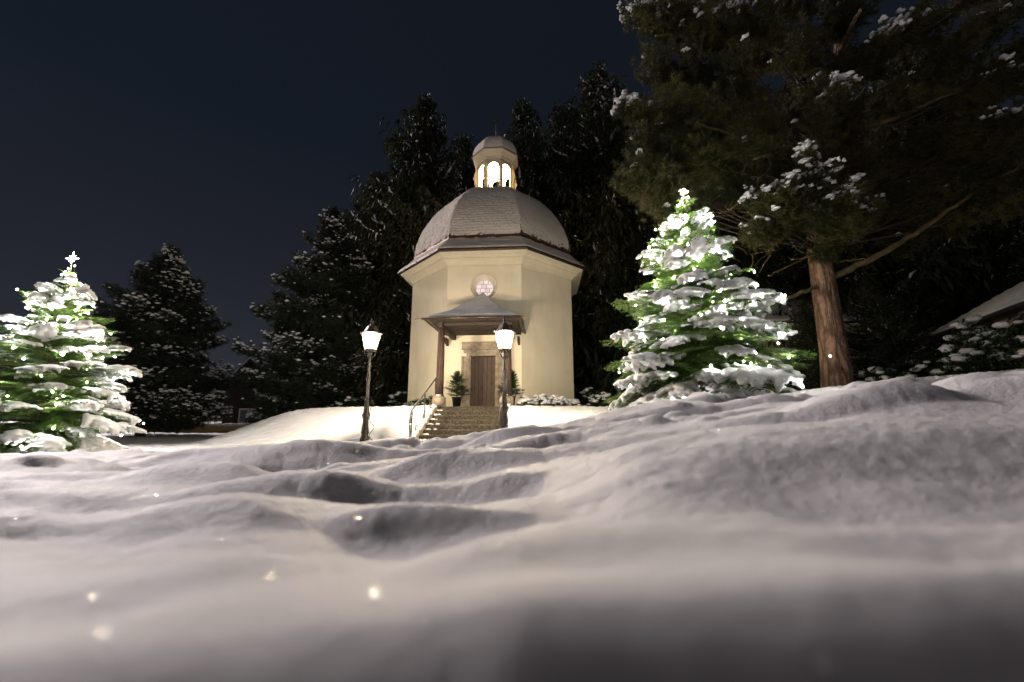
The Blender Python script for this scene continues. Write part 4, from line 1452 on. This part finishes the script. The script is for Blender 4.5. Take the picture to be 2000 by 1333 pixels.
# small spruces near the right garden
for px, py, d, var, rz, wd, lab in (
        (1570, 585, 15.5, 1, 2.0, 1.7, 'small dark spruce standing between the beige house wall and the pine trunk'),
        (1700, 560, 16, 0, 0.4, 1.8, 'drooping young spruce with snow tipped sprays behind the pine trunk'),
        (1780, 540, 20, 2, 1.5, 1.2, 'bushy young spruce with snow on its arching boughs before the house')):
    p = un(px, py, d)
    place_spruce(p.x, d, p.z, lab, var, rz, wd, 'young spruces in the garden by the pine')


# ------------------------------------------------------------------ pines: tufts of long needles on branching limbs
def tufts_np(P, D, K, nl, nw, g, spread=1.0):
    """K needles per tuft round axis D"""
    n = len(P)
    d, A, B = frame_of(D)
    ang = g.random((n, K)) * 6.28
    ca = g.uniform(-0.15, 0.95, (n, K)) ** 1
    sa = np.sqrt(np.clip(1 - ca * ca, 0, 1)) * spread
    V = d[:, None] * ca[..., None] + (A[:, None] * np.cos(ang)[..., None] + B[:, None] * np.sin(ang)[..., None]) * sa[..., None]
    V /= np.linalg.norm(V, axis=-1, keepdims=True)
    V[..., 2] -= 0.08
    ln = nl * g.uniform(.7, 1.15, (n, K, 1))
    # needles start along the last bit of twig
    base = P[:, None] - d[:, None] * g.uniform(0, .10, (n, K, 1)) * (nl / .12)
    wv = np.cross(V, g.normal(0, 1, (n, K, 3))); wv /= np.linalg.norm(wv, axis=-1, keepdims=True) + 1e-9
    T = np.stack([base - wv * nw / 2, base + wv * nw / 2, base + V * ln], 2).reshape(-1, 3)
    return T, np.arange(len(T)).reshape(-1, 3)


def pine_cluster(c, r, seed, root, ntw=14, K=26, nl=.11, nw=.007, snow=0.3, tuft_sp=.10, flat=.75, tr=0.02):
    """one bough end: twigs fanning from root towards a cloud round c"""
    g = np.random.default_rng(seed)
    P, D, tw, sc_, sr = [], [], [], [], []
    for i in range(ntw):
        u = g.normal(0, 1, 3); u /= np.linalg.norm(u)
        e = c + u * r * g.uniform(.55, 1.0) * np.array([1, 1, flat])
        b = root + (c - root) * g.uniform(.55, 1.0)
        mid = (b + e) / 2 + np.array([0, 0, -.08 * r]) + g.normal(0, .07 * r, 3)
        t = np.linspace(0, 1, 7)[:, None]
        pl = (1 - t) ** 2 * b + 2 * t * (1 - t) * mid + t * t * e
        tw.append(tube_np(pl[::2], tr * .6, .005, 3))
        L = np.linalg.norm(e - b)
        m = max(3, int(L * .75 / tuft_sp))
        tt = np.linspace(.3, 1, m)
        Q = np.stack([np.interp(tt, t[:, 0], pl[:, k]) for k in range(3)], 1)
        dd = np.gradient(Q, axis=0)
        dd /= np.linalg.norm(dd, axis=1)[:, None] + 1e-9
        off = g.normal(0, tuft_sp * .75, (m, 3)); off[-1] = 0
        Q = Q + off
        dd = dd + off / tuft_sp * .6 + np.array([0, 0, .45])
        P.append(Q); D.append(dd)
        if snow > 0:
            # snow lies on the upper tufts
            hi = Q[:, 2] > c[2] - 0.1 * r
            k = (g.random(m) < snow * (1.0 if u[2] > -.1 else .25)) & hi
            sc_.append(Q[k] + dd[k] / (np.linalg.norm(dd[k], axis=1)[:, None] + 1e-9) * nl * .35 + [0, 0, nl * .25])
            rr = g.uniform(.25, .55, k.sum()) * nl
            sr.append(np.stack([rr * 1.25, rr, rr * .7], 1))
    V, Fx = tufts_np(np.concatenate(P), np.concatenate(D), K, nl, nw, g)
    tv, tf = join(tw)
    S = (np.concatenate(sc_), np.concatenate(sr)) if snow > 0 else (np.zeros((0, 3)), np.zeros((0, 3)))
    return (V, Fx), (tv, tf), S


def big_pine():
    bx, by = 8.87, 11.5
    gz = GZ(bx, by) - .1
    t = thing('pine_tree', 'huge old pine with bare scaly trunk and spreading dark crown', 'pine', (bx, by, gz))
    org = np.array([bx, by, gz])
    w = lambda px, py, d: np.array(un(px, py, d)) - org
    # trunk
    axis = [w(1634, 758, 11.5), w(1629, 690, 11.5), w(1618, 620, 11.5), w(1606, 540, 11.5), w(1597, 470, 11.6), w(1600, 380, 11.8), w(1620, 250, 12.2), w(1640, 80, 12.5), w(1650, -150, 12.8), w(1655, -420, 13)]
    axis[0] = np.array([axis[0][0], axis[0][1], -.25])
    ax = catmull(np.arange(len(axis)) * 1.0, np.array(axis), np.linspace(0, len(axis) - 1, 120))
    rad = np.interp(np.linspace(0, 1, 120), [0, .03, .1, .35, .6, 1], [.43, .375, .34, .28, .22, .08])
    V, Fq = [], []
    n = 40
    g = np.random.default_rng(2)
    ang = np.linspace(0, 2 * PI, n, endpoint=False)
    hcum = np.concatenate([[0], np.cumsum(np.linalg.norm(np.diff(ax, axis=0), axis=1))])
    for i in range(120):
        rr = rad[i] * (1 + .10 * vnoise(ang * 3.2, np.full(n, hcum[i] * 1.3), 5) + .10 * vnoise(np.cos(ang) * 6 + 20, np.sin(ang) * 6 + hcum[i] * 2.2, 6))
        V.append(np.stack([ax[i, 0] + rr * np.cos(ang), ax[i, 1] + rr * np.sin(ang), np.full(n, ax[i, 2])], 1))
    i = np.arange(119)[:, None]; j = np.arange(n)[None]; j2 = (j + 1) % n
    Fq = np.stack([i * n + j, i * n + j2, (i + 1) * n + j2, (i + 1) * n + j], -1).reshape(-1, 4)
    obj('trunk', mesh_np('trunk', np.concatenate(V), Fq, M['bark'], True), t)
    trunk_at = lambda z: np.array([np.interp(z, ax[:, 2], ax[:, k]) for k in range(3)])

    def limb(pts, r0, r1, name='limb'):
        P = catmull(np.arange(len(pts)) * 1.0, np.array(pts), np.linspace(0, len(pts) - 1, 24))
        P[3:-1] += g.normal(0, .018, (20, 3))
        m = MB().tube([tuple(p) for p in P], list(np.linspace(r0, r1, 24)), 9)
        return m.build(name, M['limb'], t, True)
    # the long limb to the right and the low one to the left
    limb([w(1618, 545, 11.5), w(1700, 508, 11.2), w(1780, 462, 10.9), w(1870, 400, 10.5), w(2000, 320, 10)], .105, .03)
    limb([w(1606, 555, 11.5), w(1560, 575, 11.2), w(1500, 598, 10.9), w(1440, 600, 10.6), w(1385, 585, 10.4)], .06, .02)
    limb([w(1604, 480, 11.5), w(1570, 505, 11.2), w(1520, 530, 11.0), w(1500, 540, 10.9)], .035, .012)
    limb([w(1640, 512, 11.4), w(1665, 508, 11.2), w(1710, 506, 11.0)], .025, .008)
    limb([w(1600, 380, 11.8), w(1540, 330, 11.2), w(1480, 290, 10.8), w(1400, 255, 10.5), w(1340, 240, 10.3)], .09, .03)
    limb([w(1640, 80, 12.4), w(1500, 60, 11.6), w(1380, 60, 11.0), w(1280, 70, 10.8)], .10, .03)
    limb([w(1620, 260, 12.2), w(1720, 240, 11.6), w(1820, 200, 11.2), w(1960, 140, 10.8)], .10, .03)
    limb([w(1640, 100, 12.4), w(1660, 60, 11.2), w(1680, 20, 10.0)], .10, .04)
    # crown: foliage clouds (px, py, depth, radius, snow)
    CL = [
        # left hanging curtain
        (1300, 15, 10.6, .95, .75), (1240, 20, 11.0, .6, .8), (1380, 40, 10.4, .9, .5), (1450, 20, 10.6, .9, .4),
        (1270, 120, 10.8, .75, .08), (1340, 130, 10.5, .9, .04), (1420, 140, 10.5, .95, .04), (1300, 200, 10.6, .9, .03), (1380, 215, 10.4, .95, .03), (1470, 215, 10.7, .95, .04),
        (1225, 215, 10.9, .45, .7), (1265, 270, 10.7, .75, .05), (1340, 285, 10.4, .95, .02), (1420, 300, 10.5, .9, .02), (1245, 320, 10.6, .75, .12), (1225, 350, 10.6, .55, .05),
        (1300, 355, 10.4, .85, .02), (1380, 350, 10.6, .75, .02), (1295, 415, 10.6, .5, .03), (1260, 385, 10.6, .5, .02), (1440, 370, 10.9, .7, .03), (1500, 300, 11, .9, .03),
        # cluster round the trunk, nearer the camera
        (1480, 395, 10.3, .55, .45), (1530, 380, 10.1, .6, .5), (1590, 350, 10.0, .62, .65), (1640, 385, 10.0, .62, .55), (1690, 410, 10.2, .5, .4), (1575, 425, 10.2, .65, .2), (1640, 445, 10.3, .65, .15), (1500, 440, 10.5, .6, .15), (1575, 300, 9.9, .26, 1.0), (1470, 450, 10.4, .45, .2), (1610, 490, 11.0, .5, .05),
        # right and upper mass
        (1560, 200, 11.2, 1.0, .05), (1560, 90, 11.4, 1.1, .05), (1640, 180, 10.2, .6, .55), (1600, 225, 10.4, .55, .2), (1660, 250, 11.2, .9, .05), (1700, 120, 11.5, 1.1, .05), (1730, 80, 10.3, .5, .45), (1800, 30, 10.2, .6, .3),
        (1640, 30, 11.5, 1.1, .05), (1540, -10, 11.3, 1.0, .2), (1780, 190, 11.3, 1.0, .03), (1860, 120, 11.0, 1.1, .05), (1940, 40, 10.6, 1.0, .15), (1990, 150, 10.4, .8, .3), (1760, 300, 11.4, 1.0, .03), (1860, 270, 11.0, 1.0, .03), (1950, 250, 10.6, .9, .2), (2010, 330, 10.3, .8, .12),
        (1820, 380, 11.0, .8, .05), (1900, 370, 10.6, .8, .06), (1740, 390, 11.2, .7, .05), (1960, 400, 10.4, .7, .1), (1860, 440, 11.4, .5, .12), (2060, 240, 10, .9, .1), (2080, 60, 10, 1.0, .1), (1780, 480, 11.6, .45, .1),
        (1610, 300, 11.2, .8, .05), (1640, 200, 11.3, .9, .05), (1650, 110, 11.2, .9, .1), (1690, 320, 11.0, .8, .04), (1560, 320, 10.9, .7, .1), (1660, 10, 11.0, .9, .1),
        # above the frame
        (1330, -90, 11, 1.1, .3), (1480, -120, 11.4, 1.2, .3), (1660, -100, 11.6, 1.3, .3), (1840, -90, 11.2, 1.2, .3), (1990, -60, 10.8, 1.1, .3), (1560, -260, 12, 1.3, .3), (1740, -280, 12, 1.3, .3), (1650, -400, 12.6, 1.2, .3),
        # behind the trunk plane
        (1480, 100, 13, 1.3, .0), (1600, 300, 13.2, 1.3, .0), (1750, 200, 13.4, 1.4, .0), (1880, 330, 13, 1.3, .0), (1800, 60, 13.4, 1.4, .0), (1960, 150, 13, 1.4, .0), (1700, 380, 13.4, 1.1, .0), (1440, 250, 12.8, 1.2, .0)]
    for k, (px, py, d, r, sn) in enumerate(CL):
        sn = sn * .3 if sn < .25 else sn * .8
        c = w(px, py, d)
        zr = max(c[2] - .9 * np.hypot(c[0] - trunk_at(c[2])[0], c[1] - trunk_at(c[2])[1]) * .55, 4.2 if d < 11.4 else 5.0)
        root = trunk_at(min(zr, ax[-1, 2] - .2))
        (V, Fx), tw, S = pine_cluster(c, r, 300 + k, root, ntw=int(22 + 40 * r * r), snow=sn, K=30, tuft_sp=.15, nw=.015, nl=.17)
        b = MB()
        mid = root * .45 + c * .55 + np.array([0, 0, -.25 * r])
        b.tube([tuple(root), tuple(root * .75 + c * .25 + np.array([0, 0, -.1])), tuple(mid), tuple(c)], [.035 + .02 * r, .03, .022, .01], 6)
        lb = b.build('branch', M['darkbark'], t, True)
        tv, tf = tw
        o = obj('twigs', mesh_np('twigs', tv, tf, M['darkbark']), lb); o['kind'] = 'stuff'
        o = obj('needles', mesh_np('needles', V, Fx, M['pine']), lb); o['kind'] = 'stuff'
        if len(S[0]):
            C3 = np.concatenate([S[0] + g.normal(0, .045, S[0].shape) * [1, 1, .5] for _ in range(4)])
            R3 = np.tile(S[1], (4, 1)) * g.uniform(.5, .95, (4 * len(S[1]), 1)) * [1.2, 1.1, .85]
            sv, sf = lumps(C3, R3, tmpl=ICO1, seed=k, rough=.35)
            o = obj('snow', mesh_np('snow', sv, sf, M['treesnow'], True), lb); o['kind'] = 'stuff'
    # dead bare twigs curling under the crown
    tw = MB()
    for k in range(70):
        p0 = w(g.uniform(1400, 1700), g.uniform(420, 500), g.uniform(10.2, 11.6)) if k < 46 else w(g.uniform(1330, 1500), g.uniform(300, 420), g.uniform(10, 10.8))
        a = g.random() * 6.28
        q = [p0]
        d = np.array([math.cos(a), math.sin(a) * .5, -.3])
        for j in range(6):
            d = d + g.normal(0, .28, 3) + np.array([0, 0, -.10 + .07 * j]); d /= np.linalg.norm(d)
            q.append(q[-1] + d * .11)
        tw.tube([tuple(x) for x in q], list(np.linspace(.008, .003, 7)), 4)
    o = tw.build('bare_twigs', M['limb'], t); o['kind'] = 'stuff'


big_pine()


def stone_pine(px, py_top, d, Rpx, label, seed, zlow):
    """broad dark pine, snow on every tuft"""
    g = np.random.default_rng(seed)
    top = un(px, py_top, d)
    gz = GZ(top.x, d) - .1
    H = top.z - gz
    t = thing('pine_tree', label, 'pine', (top.x, d, gz), 0, 'broad stone pines beside the chapel mound')
    MB().tube([(0, 0, -.2), (0, 0, H * .3), (.1, 0, H * .7), (0, 0, H * .97)], [.28, .22, .12, .03], 10).build('trunk', M['darkbark'], t, True)
    R = Rpx / F_PX * d
    Ps, Ds, SC, SR, limbs = [], [], [], [], []
    z = H * zlow
    while z < H * .99:
        h = z / H
        prof = np.interp(h, [0, .12, .3, .55, .8, .93, 1.0], [.62, .85, 1.0, .80, .42, .18, .03])
        n = int(4 + 7 * prof)
        a0 = g.random() * 6.28
        for i in range(n):
            az = a0 + 2 * PI * i / n + g.normal(0, .2)
            ln = R * prof * g.uniform(.5, 1.25)
            base = np.array([0, 0, z - .05 * ln])
            e = np.array([math.cos(az) * ln, math.sin(az) * ln, z + ln * g.uniform(-.12, .16)])
            limbs.append(tube_np(np.array([base, base * .5 + e * .5 + [0, 0, -.12 * ln], e]), .06, .012, 4))
            m = int(16 + ln * ln * 9)
            s = np.sqrt(g.uniform(.12, 1, m))
            wdt = .34 * ln * (1.15 - s) + .12
            sidev = np.array([-math.sin(az), math.cos(az), 0])
            P = base + (e - base) * s[:, None] + sidev * (g.normal(0, 1, m) * wdt)[:, None]
            P[:, 2] += -.25 * ln * np.sin(s * PI) * .4 + g.normal(0, .12, m)
            D = np.stack([np.full(m, math.cos(az)), np.full(m, math.sin(az)), np.full(m, .9)], 1) + g.normal(0, .4, (m, 3))
            Ps.append(P); Ds.append(D)
            k = g.random(m) < (.7 if g.random() < .27 else .03)
            k &= s > .4
            SC.append(P[k] + [0, 0, .10]); rr = g.uniform(.04, .10, k.sum()); SR.append(np.stack([rr * 1.5, rr * 1.2, rr * .6], 1))
        z += .36
    V, Fx = tufts_np(np.concatenate(Ps), np.concatenate(Ds), 16, .24, .026, g)
    o = obj('needles', mesh_np('needles', V, Fx, M['bluepine']), t); o['kind'] = 'stuff'
    lv, lf = join(limbs)
    o = obj('limbs', mesh_np('limbs', lv, lf, M['darkbark']), t); o['kind'] = 'stuff'
    sv, sf = lumps(np.concatenate(SC), np.concatenate(SR), tmpl=ICO1, seed=seed, rough=.3)
    o = obj('snow', mesh_np('snow', sv, sf, M['treesnow'], True), t); o['kind'] = 'stuff'


stone_pine(335, 478, 25, 132, 'broad dark stone pine with snow dabbed boughs standing apart by the star fir', 11, .10)
stone_pine(655, 400, 25, 125, 'dark stone pine with snowy tufts behind the free standing lamp post', 12, .06)


# ------------------------------------------------------------------ hedges and bushes round the chapel
def leaf_cards(P, size, g):
    n = len(P)
    D = g.normal(0, 1, (n, 3)); D[:, 2] = np.abs(D[:, 2]) * .6
    d, A, B = frame_of(D)
    L = size * g.uniform(.7, 1.3, (n, 1)); Wd = L * .3
    V = np.stack([P, P + d * L * .5 + A * Wd, P + d * L, P + d * L * .5 - A * Wd], 1).reshape(-1, 3)
    return V, np.arange(len(V)).reshape(-1, 4)


def bush(x, y, rx, ry, h, label, seed, n=2200, leaf=.055, snow=40, sr=.08, mt='leaf', group=None, cat='bush', name='evergreen_bush', zoff=0.0):
    g = np.random.default_rng(seed)
    gz = GZ(x, y) + zoff
    t = thing(name, label, cat, (x, y, gz), 0, group)
    u = g.normal(0, 1, (n, 3)); u /= np.linalg.norm(u, axis=1)[:, None]
    u[:, 2] = np.abs(u[:, 2])
    rr = g.uniform(.55, 1.0, n) ** .6
    k = 1 + .55 * vnoise(u[:, 0] * 2.2 + seed, u[:, 1] * 2.2 + u[:, 2] * 2.6, seed)
    P = u * (rr * k)[:, None] * [rx, ry, h]
    V, Fx = leaf_cards(P, leaf, g)
    o = obj('leaves', mesh_np('leaves', V, Fx, M[mt]), t); o['kind'] = 'stuff'
    st_ = MB()
    for i in range(9):
        a = g.random() * 6.28; e = P[g.integers(n)]
        st_.tube([(0.1 * rx * math.cos(a), .1 * ry * math.sin(a), -.1), tuple(e * .5 + [0, 0, -.05 * h]), tuple(e * .95)], [.018, .012, .004], 5)
    o = st_.build('stems', M['darkbark'], t); o['kind'] = 'stuff'
    idx = [i for i in g.permutation(n) if u[i, 2] > .35 and rr[i] > .8][:snow]
    if idx:
        C = P[idx] + [0, 0, sr * .3]
        r_ = sr * g.uniform(.6, 1.3, len(idx))
        v, f = lumps(C, np.stack([r_ * 1.3, r_ * 1.1, r_ * .6], 1), tmpl=ICO2, seed=seed, rough=.18)
        o = obj('snow', mesh_np('snow', v, f, M['treesnow'], True), t); o['kind'] = 'stuff'
    return t


def along(lx, ly): return c2w(lx, ly)


for i, (lx, ly, rx, h, lab) in enumerate((
        (-1.75, -4.15, .42, .42, 'low dark evergreen hedge clump beside the porch column and stone ball'),
        (-2.35, -3.75, .42, .36, 'low dark evergreen hedge clump at the bare cream wall corner'))):
    p = along(lx, ly)
    bush(p.x, p.y, rx, .3, h, lab, 401 + i, 1500, .06, 6, .05)
for i, (lx, ly, rx, h, lab) in enumerate((
        (1.62, -4.25, .33, .40, 'snowy box hedge clump beside the potted fir behind the lamp'),
        (2.15, -3.85, .36, .44, 'snowy box hedge clump in the middle of the wall foot'),
        (2.72, -3.45, .36, .38, 'snowy box hedge clump near the chapel wall corner'),
        (3.30, -2.95, .34, .30, 'snow buried end of the box hedge at the wall corner'))):
    p = along(lx, ly)
    bush(p.x, p.y, rx, .3, h, lab, 411 + i, 1500, .05, 46, .075)
for i, (px, d, rx, h, lab) in enumerate((
        (1155, 19.5, .55, 1.0, 'rounded dark green shrub just beyond the chapel corner'),
        (1178, 16.5, .4, .75, 'small dark shrub between chapel corner and lit fir'),
        (785, 21.0, .9, 1.0, 'snow dusted dark shrub behind the mound beside the wall'),
        (690, 21.0, 1.1, .8, 'wide low shrub with snow behind the mound and lamp post'),
        (600, 22.0, 1.2, .8, 'low snow flecked shrub below the stone pine behind the mound'))):
    x = (px - 1000) / F_PX * d * .985
    bush(x, d, rx, rx * .8, h, lab, 421 + i, 2600, .09, 26, .09)
for i, (px, d, rx, h, lab) in enumerate((
        (1925, 12.2, .8, 1.75, 'big snow capped evergreen bush before the snow roofed house'),
        (2010, 11.5, .9, 1.9, 'big snow capped evergreen bush under the eave of the snowy house'),
        (1840, 14.5, .9, 1.0, 'low snow flecked bush at the foot of the snowy house'),
        (1730, 14.5, .9, .7, 'low ragged bush behind the pine trunk with thin snow'))):
    x = (px - 1000) / F_PX * d * 1.0
    bush(x, d, rx, rx * .8, h, lab, 431 + i, 5200, .10, 60 if i < 2 else 22, .13)


# ------------------------------------------------------------------ houses and the garden wall
def snowy_house():
    """gabled house at the right edge: only the eave corner shows"""
    E0, E1 = Vector((17.0, 17.0, 3.38)), Vector((12.6, 7.0, 3.38))
    al = (E1 - E0); al.z = 0; L = al.length; al.normalize()
    up = Vector((-al.y, al.x, 0)) if (-al.y) > 0 else Vector((al.y, -al.x, 0))
    gz = GZ(E0.x + up.x * 3, E0.y)
    t = thing('house', 'house with snow covered ribbed roof and dark eave beside the big bush', 'house', (E0.x, E0.y, gz))
    org = Vector((E0.x, E0.y, gz))
    z0 = E0.z - gz
    Pt = lambda a, b, z: al * a + up * b + Vector((0, 0, z))
    D, RH = 4.6, 2.75        # half depth, roof rise
    w = MB()
    w.prism([(.5, -.3), (L - .5, -.3), (L - .5, z0 + .15), (.5, z0 + .15)], lambda u, v, q: Pt(u, q, v), .65, 2 * D - .65)
    w.build('wall', M['housewall'], t)
    gbl = MB()
    for a in (.5, L - .5):
        gbl.prism([(.65, z0 + .14), (2 * D - .65, z0 + .14), (D, z0 + RH - .35)], lambda u, v, q: Pt(q, u, v), a - .04, a + .04)
    gbl.build('gable', M['housewood'], t)
    sl_ = math.atan2(RH, D)
    for side in (0, 1):
        f = (lambda b: b) if side == 0 else (lambda b: 2 * D - b)
        r = MB().add([Pt(a, f(b), z0 + RH * b / D + dz) for dz in (-.10, 0) for a, b in ((0, 0), (L, 0), (L, D), (0, D))], [(0, 1, 2, 3), (4, 7, 6, 5), (0, 4, 5, 1), (1, 5, 6, 2), (2, 6, 7, 3), (3, 7, 4, 0)]).build('roof', M['roofmetal'], t)
        # ribbed snow sheet
        na, nb = 140, 90
        A, B = np.meshgrid(np.linspace(.03, L - .03, na), np.linspace(.02, D, nb), indexing='ij')
        rib = .035 * np.abs(np.sin(B / .36 * PI)) + .02 * vnoise(A * 3, B * 3, 77) + .01 * np.abs(np.sin(A / .3 * PI))
        edge = np.clip(np.minimum(np.minimum(A - .03, L - .03 - A), B - .02) / .06, 0, 1)
        zz = z0 + RH * B / D + .012 + (.05 + rib) * np.sqrt(edge)
        bb = B if side == 0 else 2 * D - B
        V = np.stack([al.x * A + up.x * bb, al.y * A + up.y * bb, zz], -1).reshape(-1, 3)
        i = np.arange(na - 1)[:, None]; j = np.arange(nb - 1)[None]
        Fq = np.stack([i * nb + j, (i + 1) * nb + j, (i + 1) * nb + j + 1, i * nb + j + 1], -1).reshape(-1, 4)
        obj('roof_snow', mesh_np('roof_snow', V, Fq, M['treesnow'], True), r)
    MB().tube([tuple(Pt(-.05, -.06, z0 - .07)), tuple(Pt(L, -.06, z0 - .07))], .07, 8).build('gutter', M['roofmetal'], t, True)
    for a in (2.0, 5.0, 8.0):
        wd = MB().box(Pt(a, .62, 1.6 - .0), (.06, 1.0, 1.2), math.atan2(al.y, al.x) + PI / 2).build('window', M['band'], t)
        MB().box(Pt(a, .585, 1.6), (.03, .84, 1.04), math.atan2(al.y, al.x) + PI / 2).build('pane', M['dimglass'], wd)


snowy_house()


def beige_house():
    p0, p1 = un(1440, 760, 21), un(1600, 760, 21)
    gz = GZ(p0.x + 2, 21.5)
    x0, x1 = p0.x - 1.5, p1.x + 2.5
    ztop = un(1540, 632, 21).z - gz
    zb = un(1540, 700, 21).z - gz
    t = thing('house', 'beige rendered house with a white band, seen between fir and pine trunk', 'house', ((x0 + x1) / 2, 21, gz))
    hw = (x1 - x0) / 2
    MB().box((0, 3, ztop / 2 - .2), (2 * hw, 6, ztop + .4)).build('wall', M['housewall'], t)
    MB().box((0, -.03, zb), (2 * hw + .08, .08, .16)).build('band', M['band'], t)
    MB().box((0, -.03, ztop - .08), (2 * hw + .1, .10, .14)).build('eave_board', M['band'], t)
    for sx in (-1, 1):
        MB().box((sx * (hw - .02), -.02, ztop / 2), (.14, .06, ztop - .4)).build('corner_strip', M['band'], t)
    r = MB().add([(-hw - .5, -.5, ztop), (hw + .5, -.5, ztop), (hw + .5, 3, ztop + 2), (-hw - .5, 3, ztop + 2), (hw + .5, 6.5, ztop), (-hw - .5, 6.5, ztop)], [(0, 1, 2, 3), (3, 2, 4, 5), (0, 3, 5), (1, 4, 2)]).build('roof', M['roofmetal'], t)
    MB().add([(-hw - .48, -.5, ztop + .10), (hw + .48, -.5, ztop + .10), (hw + .48, 3, ztop + 2.12), (-hw - .48, 3, ztop + 2.12), (hw + .48, -.5, ztop + .01), (-hw - .48, -.5, ztop + .01)], [(0, 1, 2, 3), (5, 4, 1, 0)]).build('roof_snow', M['treesnow'], r)
    for x in (-hw * .4, hw * .55):
        wd = MB().box((x, -.02, zb * .52), (.9, .06, 1.1)).build('window', M['band'], t)
        MB().box((x, -.055, zb * .52), (.76, .03, .95)).build('pane', M['dimglass'], wd)


beige_house()


def wooden_house():
    d = 38
    a, b = un(480, 728, d), un(566, 768, d)
    x = (a.x + b.x) / 2 - .2
    gz = GZ(x, d)
    t = thing('house', 'far dark timber house with pale window frames below the stone pines', 'house', (x, d, gz))
    hz = a.z - gz + 1.0
    W_, D_ = 7.0, 7.0
    ev = b.z - gz - .6
    w = MB()
    prof = [(-W_ / 2, 0), (W_ / 2, 0), (W_ / 2, ev), (-1.2, hz - .15), (-W_ / 2, ev + .3)]
    w.prism(prof, lambda u, v, q: Vector((u, q, v)), 0, D_)
    w.build('wall', M['housewood'], t)
    rf = MB()
    for (x0, z0, x1, z1) in ((-1.2, hz, W_ / 2 + .7, ev - .15), (-1.2, hz, -W_ / 2 - .7, ev + .05)):
        rf.prism([(x0, z0), (x1, z1), (x1, z1 + .16), (x0, z0 + .18)], lambda u, v, q: Vector((u, q, v)), -.8, D_ + .4)
    r = rf.build('roof', M['roofmetal'], t)
    sn = MB()
    for (x0, z0, x1, z1) in ((-1.2, hz + .185, W_ / 2 + .7, ev + .02), (-1.2, hz + .185, -W_ / 2 - .7, ev + .22)):
        sn.prism([(x0, z0), (x1, z1), (x1, z1 + .12), (x0, z0 + .14)], lambda u, v, q: Vector((u, q, v)), -.75, D_ + .35)
    sn.build('roof_snow', M['treesnow'], r)
    for px, ww in ((478, .9), (500, .9), (545, 1.1)):
        xx = un(px, 800, d).x - x
        wd = MB().box((xx, -.03, 1.1), (ww, .08, 1.3)).build('window', M['band'], t)
        MB().box((xx, -.08, 1.1), (ww - .28, .04, 1.02)).build('pane', M['dimglass'], wd)


wooden_house()


def garden_wall():
    d = 30
    a, b = un(320, 848, d), un(430, 842, d)
    gz = GZ((a.x + b.x) / 2, d)
    t = thing('garden_wall', 'low ochre garden wall with a snow cap behind the stone pine', 'wall', ((a.x + b.x) / 2, d, gz))
    hh = max(.5, b.z - gz + .35)
    MB().box((0, 0, hh / 2 - .1), (b.x - a.x + 5, .3, hh + .2)).build('wall', M['yellowwall'], t)
    g = np.random.default_rng(8)
    n = 60
    v, f = lumps(np.stack([np.linspace(-(b.x - a.x + 5) / 2, (b.x - a.x + 5) / 2, n), g.normal(0, .02, n), np.full(n, hh + .02)], 1), np.stack([np.full(n, .22), np.full(n, .2), g.uniform(.06, .12, n)], 1), tmpl=ICO2, seed=5, rough=.08)
    o = obj('snow_cap', mesh_np('snow_cap', v, f, M['treesnow'], True), t); o['kind'] = 'stuff'


garden_wall()
